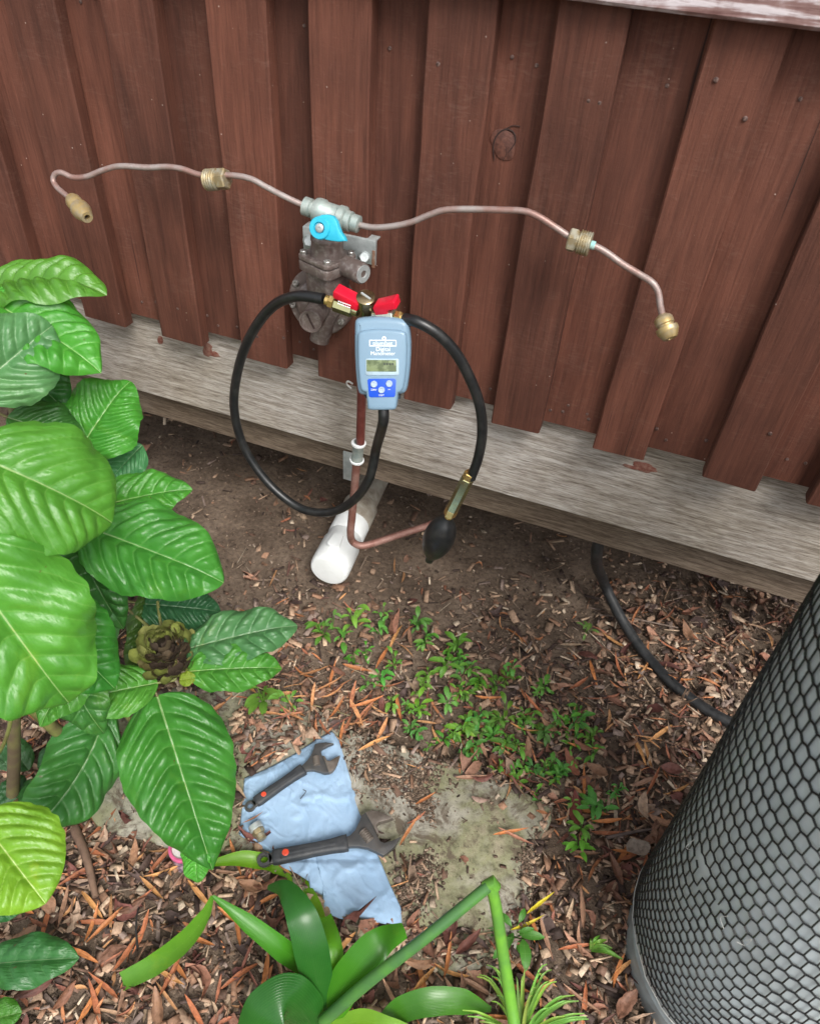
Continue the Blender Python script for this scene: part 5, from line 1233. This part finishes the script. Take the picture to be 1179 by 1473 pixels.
def sample(n, gamma=1.0):
    xs_, ys_ = [], []; tot = 0
    while tot < n:
        x = rng.uniform(-1.75, 1.0, 20000); y = rng.uniform(-0.35, 1.95, 20000)
        d, px, py = density(x, y)
        clump = 0.5 + 0.5 * np.sin(x * 17 + 3 * np.sin(y * 11)) * np.cos(y * 15 + 2 * np.sin(x * 9))
        ok = (rng.random(20000) < d ** gamma * (0.55 + 0.45 * clump)) & ~blocked(x, y)
        xs_.append(x[ok]); ys_.append(y[ok]); tot += ok.sum()
    return np.concatenate(xs_)[:n], np.concatenate(ys_)[:n]
def on_slab(x, y):
    px, py, _ = px_of(x, y, np.zeros_like(x)); return in_poly(px, py, SLAB_E) | in_poly(px, py, SLAB_B)
def rot3(yaw, pitch, roll):
    cy, sy, cp, sp, cr, sr = np.cos(yaw), np.sin(yaw), np.cos(pitch), np.sin(pitch), np.cos(roll), np.sin(roll)
    Rm = np.empty((len(yaw), 3, 3))
    Rm[:, 0, 0] = cy * cp; Rm[:, 0, 1] = cy * sp * sr - sy * cr; Rm[:, 0, 2] = cy * sp * cr + sy * sr
    Rm[:, 1, 0] = sy * cp; Rm[:, 1, 1] = sy * sp * sr + cy * cr; Rm[:, 1, 2] = sy * sp * cr - cy * sr
    Rm[:, 2, 0] = -sp; Rm[:, 2, 1] = cp * sr; Rm[:, 2, 2] = cp * cr
    return Rm
def pieces(name, tv, tf, n, size, palette, lift, tilt, jitter, label, curl=0.0, gamma=1.0, xy=None):
    """many loose pieces of litter in one mesh: template tv scaled by size ranges"""
    x, y = xy if xy is not None else sample(n, gamma); n = len(x)
    s = np.stack([a + (b - a) * rng.random(n) ** 1.9 for a, b in size], -1)
    v = np.repeat(tv[None], n, 0) + rng.normal(0, jitter, (n, *tv.shape))
    cu = rng.normal(0, curl, n)[:, None]
    v[:, :, 2] += cu * (v[:, :, 0] ** 2) * 4; v[:, :, 1] += rng.normal(0, curl * .35, n)[:, None] * v[:, :, 0] ** 2 * 4
    v = v * s[:, None, :]
    # curl is a share of the length
    Rm = rot3(rng.uniform(0, 2 * np.pi, n), rng.normal(0, tilt, n), rng.normal(0, tilt * 1.3, n))
    v = np.einsum('nij,nkj->nki', Rm, v)
    os_ = on_slab(x, y); z0 = np.where(os_, np.maximum(gz(x, y), 0.0145), gz(x, y))
    v += np.stack([x, y, z0 + rng.uniform(lift[0], lift[1], n) * (1 - 0.6 * os_)], -1)[:, None, :]
    k = len(tv); verts = v.reshape(-1, 3)
    nf = len(tf); m_ = len(tf[0]); faces = (np.array(tf)[None] + (np.arange(n) * k)[:, None, None]).reshape(-1)
    me = bpy.data.meshes.new(name); me.vertices.add(n * k); me.vertices.foreach_set('co', verts.astype(np.float32).ravel())
    me.loops.add(n * nf * m_); me.loops.foreach_set('vertex_index', faces.astype(np.int32))
    me.polygons.add(n * nf); me.polygons.foreach_set('loop_start', (np.arange(n * nf) * m_).astype(np.int32)); me.polygons.foreach_set('loop_total', np.full(n * nf, m_, np.int32))
    me.update(calc_edges=True); me.validate()
    pal = np.array([p[:3] for p in palette]); wt = np.array([p[3] for p in palette]); wt = wt / wt.sum()
    c = pal[rng.choice(len(pal), n, p=wt)] * rng.uniform(.65, 1.3, n)[:, None]
    ca = me.color_attributes.new('Col', 'FLOAT_COLOR', 'POINT'); ca.data.foreach_set('color', np.concatenate([np.repeat(c, k, 0), np.ones((n * k, 1))], 1).astype(np.float32).ravel())
    me.materials.append(M['litter'])
    return tag(link(name, me), label, None, None, 'stuff')
chipv = np.array([(-.5, -.5, -.5), (.5, -.45, -.5), (.5, .5, -.5), (-.5, .42, -.5), (-.46, -.5, .5), (.45, -.5, .5), (.5, .4, .5), (-.5, .5, .5)])
chipf = [(3, 2, 1, 0), (4, 5, 6, 7), (0, 1, 5, 4), (1, 2, 6, 5), (2, 3, 7, 6), (3, 0, 4, 7)]
WOOD = [(.40, .265, .18, 3), (.50, .36, .25, 2.5), (.29, .165, .105, 4), (.17, .10, .07, 3), (.60, .48, .36, 1.3), (.07, .046, .038, 3), (.25, .185, .155, 2)]
pieces('wood_chips', chipv, chipf, 22000, [(.006, .038), (.003, .016), (.001, .004)], WOOD, (-.002, .014), .28, .06, 'brown and tan wood chip mulch over the soil')
pieces('fine_litter', chipv, chipf, 48000, [(.002, .013), (.0012, .005), (.001, .0025)], [(.30, .21, .15, 3), (.16, .11, .08, 4), (.40, .31, .24, 1.5), (.08, .055, .04, 4)], (-.002, .006), .3, .1, 'fine crumbs of bark and dry leaf over the soil', gamma=.55)
sv = []; sfc = []
for i in range(7):
    t = i / 6 - .5; w = .5 * (1 - abs(2 * t) ** 2.4) + .04
    for u, z in ((-1, .5), (0, -.2), (1, .5)): sv.append((t, u * w, z))
for i in range(6):
    for j in range(2): sfc.append((i * 3 + j, (i + 1) * 3 + j, (i + 1) * 3 + j + 1, i * 3 + j + 1))
sv = np.array(sv)
DRY = [(.42, .175, .08, 4), (.33, .13, .075, 3), (.48, .25, .115, 3), (.22, .09, .065, 3), (.34, .22, .14, 2), (.15, .075, .06, 2), (.42, .30, .2, 1)]
pieces('slender_leaf_litter', sv, sfc, 3400, [(.022, .070), (.003, .0065), (.0015, .004)], DRY, (.002, .016), .18, .02, 'slender dry orange brown leaves mixed through the mulch', curl=1.6, gamma=1.3)
pieces('broad_leaf_litter', sv, sfc, 1900, [(.016, .062), (.008, .028), (.004, .014)], [(.22, .105, .07, 3), (.31, .17, .115, 3), (.14, .055, .045, 3), (.36, .25, .18, 2), (.085, .055, .048, 3)], (.003, .016), .32, .06, 'broad curled brown leaves mixed through the mulch', curl=2.2, gamma=1.6)

def rim(n, sd):
    e = [G(*q) for q in SLAB_E] ; k = rng.integers(0, len(e), n); t = rng.random(n)
    x = np.array([e[a].x for a in k]) * (1 - t) + np.array([e[(a + 1) % len(e)].x for a in k]) * t + rng.normal(0, sd, n)
    y = np.array([e[a].y for a in k]) * (1 - t) + np.array([e[(a + 1) % len(e)].y for a in k]) * t + rng.normal(0, sd, n)
    px, py, _ = px_of(x, y, np.zeros_like(x)); ok = ~in_poly(px, py, CLOTH) & (mnz(x, y) > -.25); return x[ok], y[ok]
def mnz(x, y): return np.sin(x * 23 + 2 * np.sin(y * 17)) * np.cos(y * 21 + 1.5 * np.sin(x * 13))
def heap(n, pts, sd):
    k = rng.integers(0, len(pts), n); c = [G(*p) for p in pts]
    return np.array([c[a].x for a in k]) + rng.normal(0, sd, n), np.array([c[a].y for a in k]) + rng.normal(0, sd, n)
CRUMB = [(.16, .115, .08, 3), (.10, .07, .05, 3), (.28, .20, .145, 2), (.36, .28, .21, 1)]
pieces('slab_edge_dirt', chipv, chipf, 0, [(.003, .014), (.002, .008), (.0015, .004)], CRUMB, (-.001, .006), .3, .1, 'dirt and crumbs drifted over the edges of the mossy slab', xy=rim(1300, .008))
pieces('slab_edge_chips', chipv, chipf, 0, [(.006, .03), (.003, .012), (.001, .004)], WOOD, (.0, .008), .25, .07, 'wood chips drifted over the edges of the mossy slab', xy=rim(220, .010))
pieces('slab_dirt', chipv, chipf, 0, [(.002, .010), (.0015, .006), (.001, .003)], CRUMB, (-.001, .004), .3, .1, 'patches of dirt and crumbs lying on the mossy slab', xy=tuple(np.concatenate(q) for q in zip(heap(1100, [(530, 1085), (560, 1110), (585, 1130), (545, 1120), (610, 1120)], .020), heap(600, [(600, 1275), (585, 1300), (610, 1250)], .014), heap(350, [(610, 1165), (600, 1150)], .012), heap(250, [(760, 1260), (755, 1240)], .010))))
pieces('stalk_litter', chipv, chipf, 1500, [(.02, .075), (.001, .0022), (.001, .002)], [(.36, .27, .20, 3), (.22, .15, .11, 3), (.50, .41, .31, 1.5), (.12, .08, .065, 2)], (.0, .016), .12, .05, 'thin dry stalks and straws lying through the mulch', gamma=.8)
# larger fallen leaves, each an object
def dead_mesh(L, w, curl, cup, seed, nt=14, nu=8):
    vs = []
    for i in range(nt + 1):
        t = i / nt; hw = w / 2 * (math.sin(math.pi * min(1, .03 + .95 * t ** .85)) ** .9) * (1 + .22 * mnoise.noise((t * 7, seed, 1)))
        for j in range(nu + 1):
            u = 2 * j / nu - 1; x = (t - .5) * L
            vs.append((x, u * hw + .1 * w * math.sin(t * 4 + seed), curl * L * ((t - .5) ** 2) * 1.4 + cup * hw * (u * u) + .13 * w * mnoise.noise((t * 5, u * 2.2, seed)) + .05 * w * mnoise.noise((t * 14, u * 5, seed)) + .07 * w * abs(u) ** 0.4))
    fs = [(i * (nu + 1) + j, (i + 1) * (nu + 1) + j, (i + 1) * (nu + 1) + j + 1, i * (nu + 1) + j + 1) for i in range(nt) for j in range(nu)]
    mb = MB(); mb.add(vs, fs); return mb.mesh('fallen_leaf', 'dead', 180)
slim = [dead_mesh(random.uniform(.045, .075), random.uniform(.006, .009), random.uniform(-.3, .5), random.uniform(.1, .5), k) for k in range(8)]
wide = [dead_mesh(random.uniform(.040, .068), random.uniform(.013, .024), random.uniform(-.6, .9), random.uniform(-1.1, 1.4), k + 20) for k in range(8)]
def drop(px, py, me, c, label, group, yaw=None, lift=.014, s=1.0):
    p = GS(px, py, lift)
    if in_poly(np.array([px]), np.array([py]), SLAB_E)[0] and p.z < .0145 + lift * .7: p = G(px, py, .0145 + lift * .7)
    o = bpy.data.objects.new('fallen_leaf', me); col.objects.link(o); o.location = p
    o.rotation_euler = (random.uniform(-.35, .35), random.uniform(-.15, .15), random.uniform(0, 6.28) if yaw is None else yaw); o.scale = (s, s, s); o.color = (*c, 1)
    return tag(o, label, 'dead leaf', group)
def zone(px, py):
    if px > 780: return 'right of the mossy slab, towards the gas bottle'
    if py < 1080: return 'on the open ground behind the slabs' if px > 520 else 'behind the cloth near the flower head'
    if px < 330: return 'at the foot of the leafy shrub' if py < 1310 else 'in the lower left corner'
    if px < 600 and py > 1240: return 'round the strap leaved plant'
    return 'on or against the mossy slab' if py < 1380 else 'by the fine bladed tuft'
def cl(c): g = random.uniform(.75, 1.25); return tuple(v * g for v in c)
n = 0
while n < 150:
    px, py = random.uniform(0, 1000), random.uniform(890, 1470)
    x, y = G(px, py)[:2]; d, _, _ = density(np.array([x]), np.array([y]))
    if random.random() < float(d[0]) ** 1.5 and not bool(blocked(np.array([x]), np.array([y]))[0]):
        drop(px, py, random.choice(slim), cl(random.choice([(.42, .16, .055), (.34, .12, .055), (.48, .24, .09), (.30, .17, .11)])), 'slender dry orange brown leaf lying ' + zone(px, py), 'slender dry leaves ' + zone(px, py)); n += 1
n = 0
while n < 36:
    px, py = random.uniform(0, 1000), random.uniform(900, 1470)
    x, y = G(px, py)[:2]; d, _, _ = density(np.array([x]), np.array([y]))
    if random.random() < float(d[0]) ** 2 and not bool(blocked(np.array([x]), np.array([y]))[0]):
        drop(px, py, random.choice(wide), cl(random.choice([(.22, .10, .06), (.30, .165, .10), (.13, .052, .04), (.36, .25, .17), (.17, .085, .055)])), 'broad curled brown dead leaf ' + zone(px, py), 'broad dead leaves ' + zone(px, py), lift=.018); n += 1
for k in range(26):
    px, py = random.gauss(470, 52), random.gauss(1000, 28)
    drop(px, py, random.choice(slim), cl(random.choice([(.42, .16, .06), (.34, .14, .075), (.46, .22, .10)])), 'bright orange slender dry leaf in the drift behind the cloth', 'orange leaf drift behind the cloth', lift=random.uniform(.012, .022))
for (x, y, s, c, l, yw) in [(828, 1165, 1.25, (.17, .045, .035), 'large dark red dead leaf standing out right of the mossy slab', 1.9), (822, 1098, 1.1, (.26, .10, .06), 'curled red brown dead leaf beside the weed patch', 2.3), (690, 1150, .6, (.28, .19, .15), 'small grey brown leaf on the mossy slab near its back edge', .3), (612, 1150, .8, (.42, .16, .06), 'orange slender leaf on the mossy slab right of the cloth', 1.0)]:
    drop(x, y, wide[0] if s > .9 or 'grey' in l else slim[0], c, l, None, yw, .02, s)
for (x, y, yw, c, l) in [(733, 1196, .6, (.45, .17, .06), 'bright orange leaf in the middle of the mossy slab'), (742, 1204, -.1, (.36, .17, .11), 'pale pinkish leaf crossing the bright orange one on the slab'), (587, 1195, 1.4, (.40, .17, .07), 'brown slender leaf near the big wrench jaws'), (775, 1300, 1.0, (.55, .45, .03), 'yellow leaf at the edge of the mossy slab'), (757, 1330, .8, (.50, .40, .03), 'second yellow leaf lower down the slab edge'), (365, 1177, .9, (.33, .15, .07), 'small brown dry scrap on the cloth by the smaller wrench')]:
    drop(x, y, slim[1], c, l, None, yw, .024 if 'cloth' in l else .022, .55 if 'scrap' in l else .95)
drop(915, 1222, dead_mesh(.05, .034, .4, .7, 77), (.34, .28, .23), 'pale grey crumpled leaf beside the foot of the gas bottle', None, .8, .024)
def twig(pix, r, label, c):
    mb = MB(); tube(mb, spline([GS(*q) for q in pix], 24), lambda t: r * (1 - .4 * t), 8); o = link('twig', mb.mesh('twig', 'bark', 60)); o.color = (*c, 1); tag(o, label, 'twig')
twig([(862, 885, .01), (910, 890, .014), (975, 903, .01)], .003, 'grey twig lying across under the black pipe', (.20, .15, .12))
twig([(872, 1205, .012), (915, 1196, .016), (962, 1190, .012)], .0035, 'dark twig pointing at the gas bottle', (.12, .09, .08))
twig([(108, 1192, .012), (125, 1235, .02), (138, 1290, .012)], .009, 'thick brown stick lying on the mulch right of the yellow green leaf', (.16, .10, .07))
twig([(198, 1365, .014), (196, 1330, .018), (200, 1300, .014)], .002, 'short black twig above the folded strap leaf', (.02, .018, .016))
twig([(590, 1000, .01), (560, 985, .012), (500, 960, .008)], .0016, 'thin pale stalk lying through the weeds', (.26, .2, .13))
twig([(360, 985, .012), (420, 1005, .014), (505, 1030, .01)], .0016, 'thin runner across the back of the dirty slab', (.25, .22, .12))

for o in bpy.data.objects:
    if '_at' in o: del o['_at']
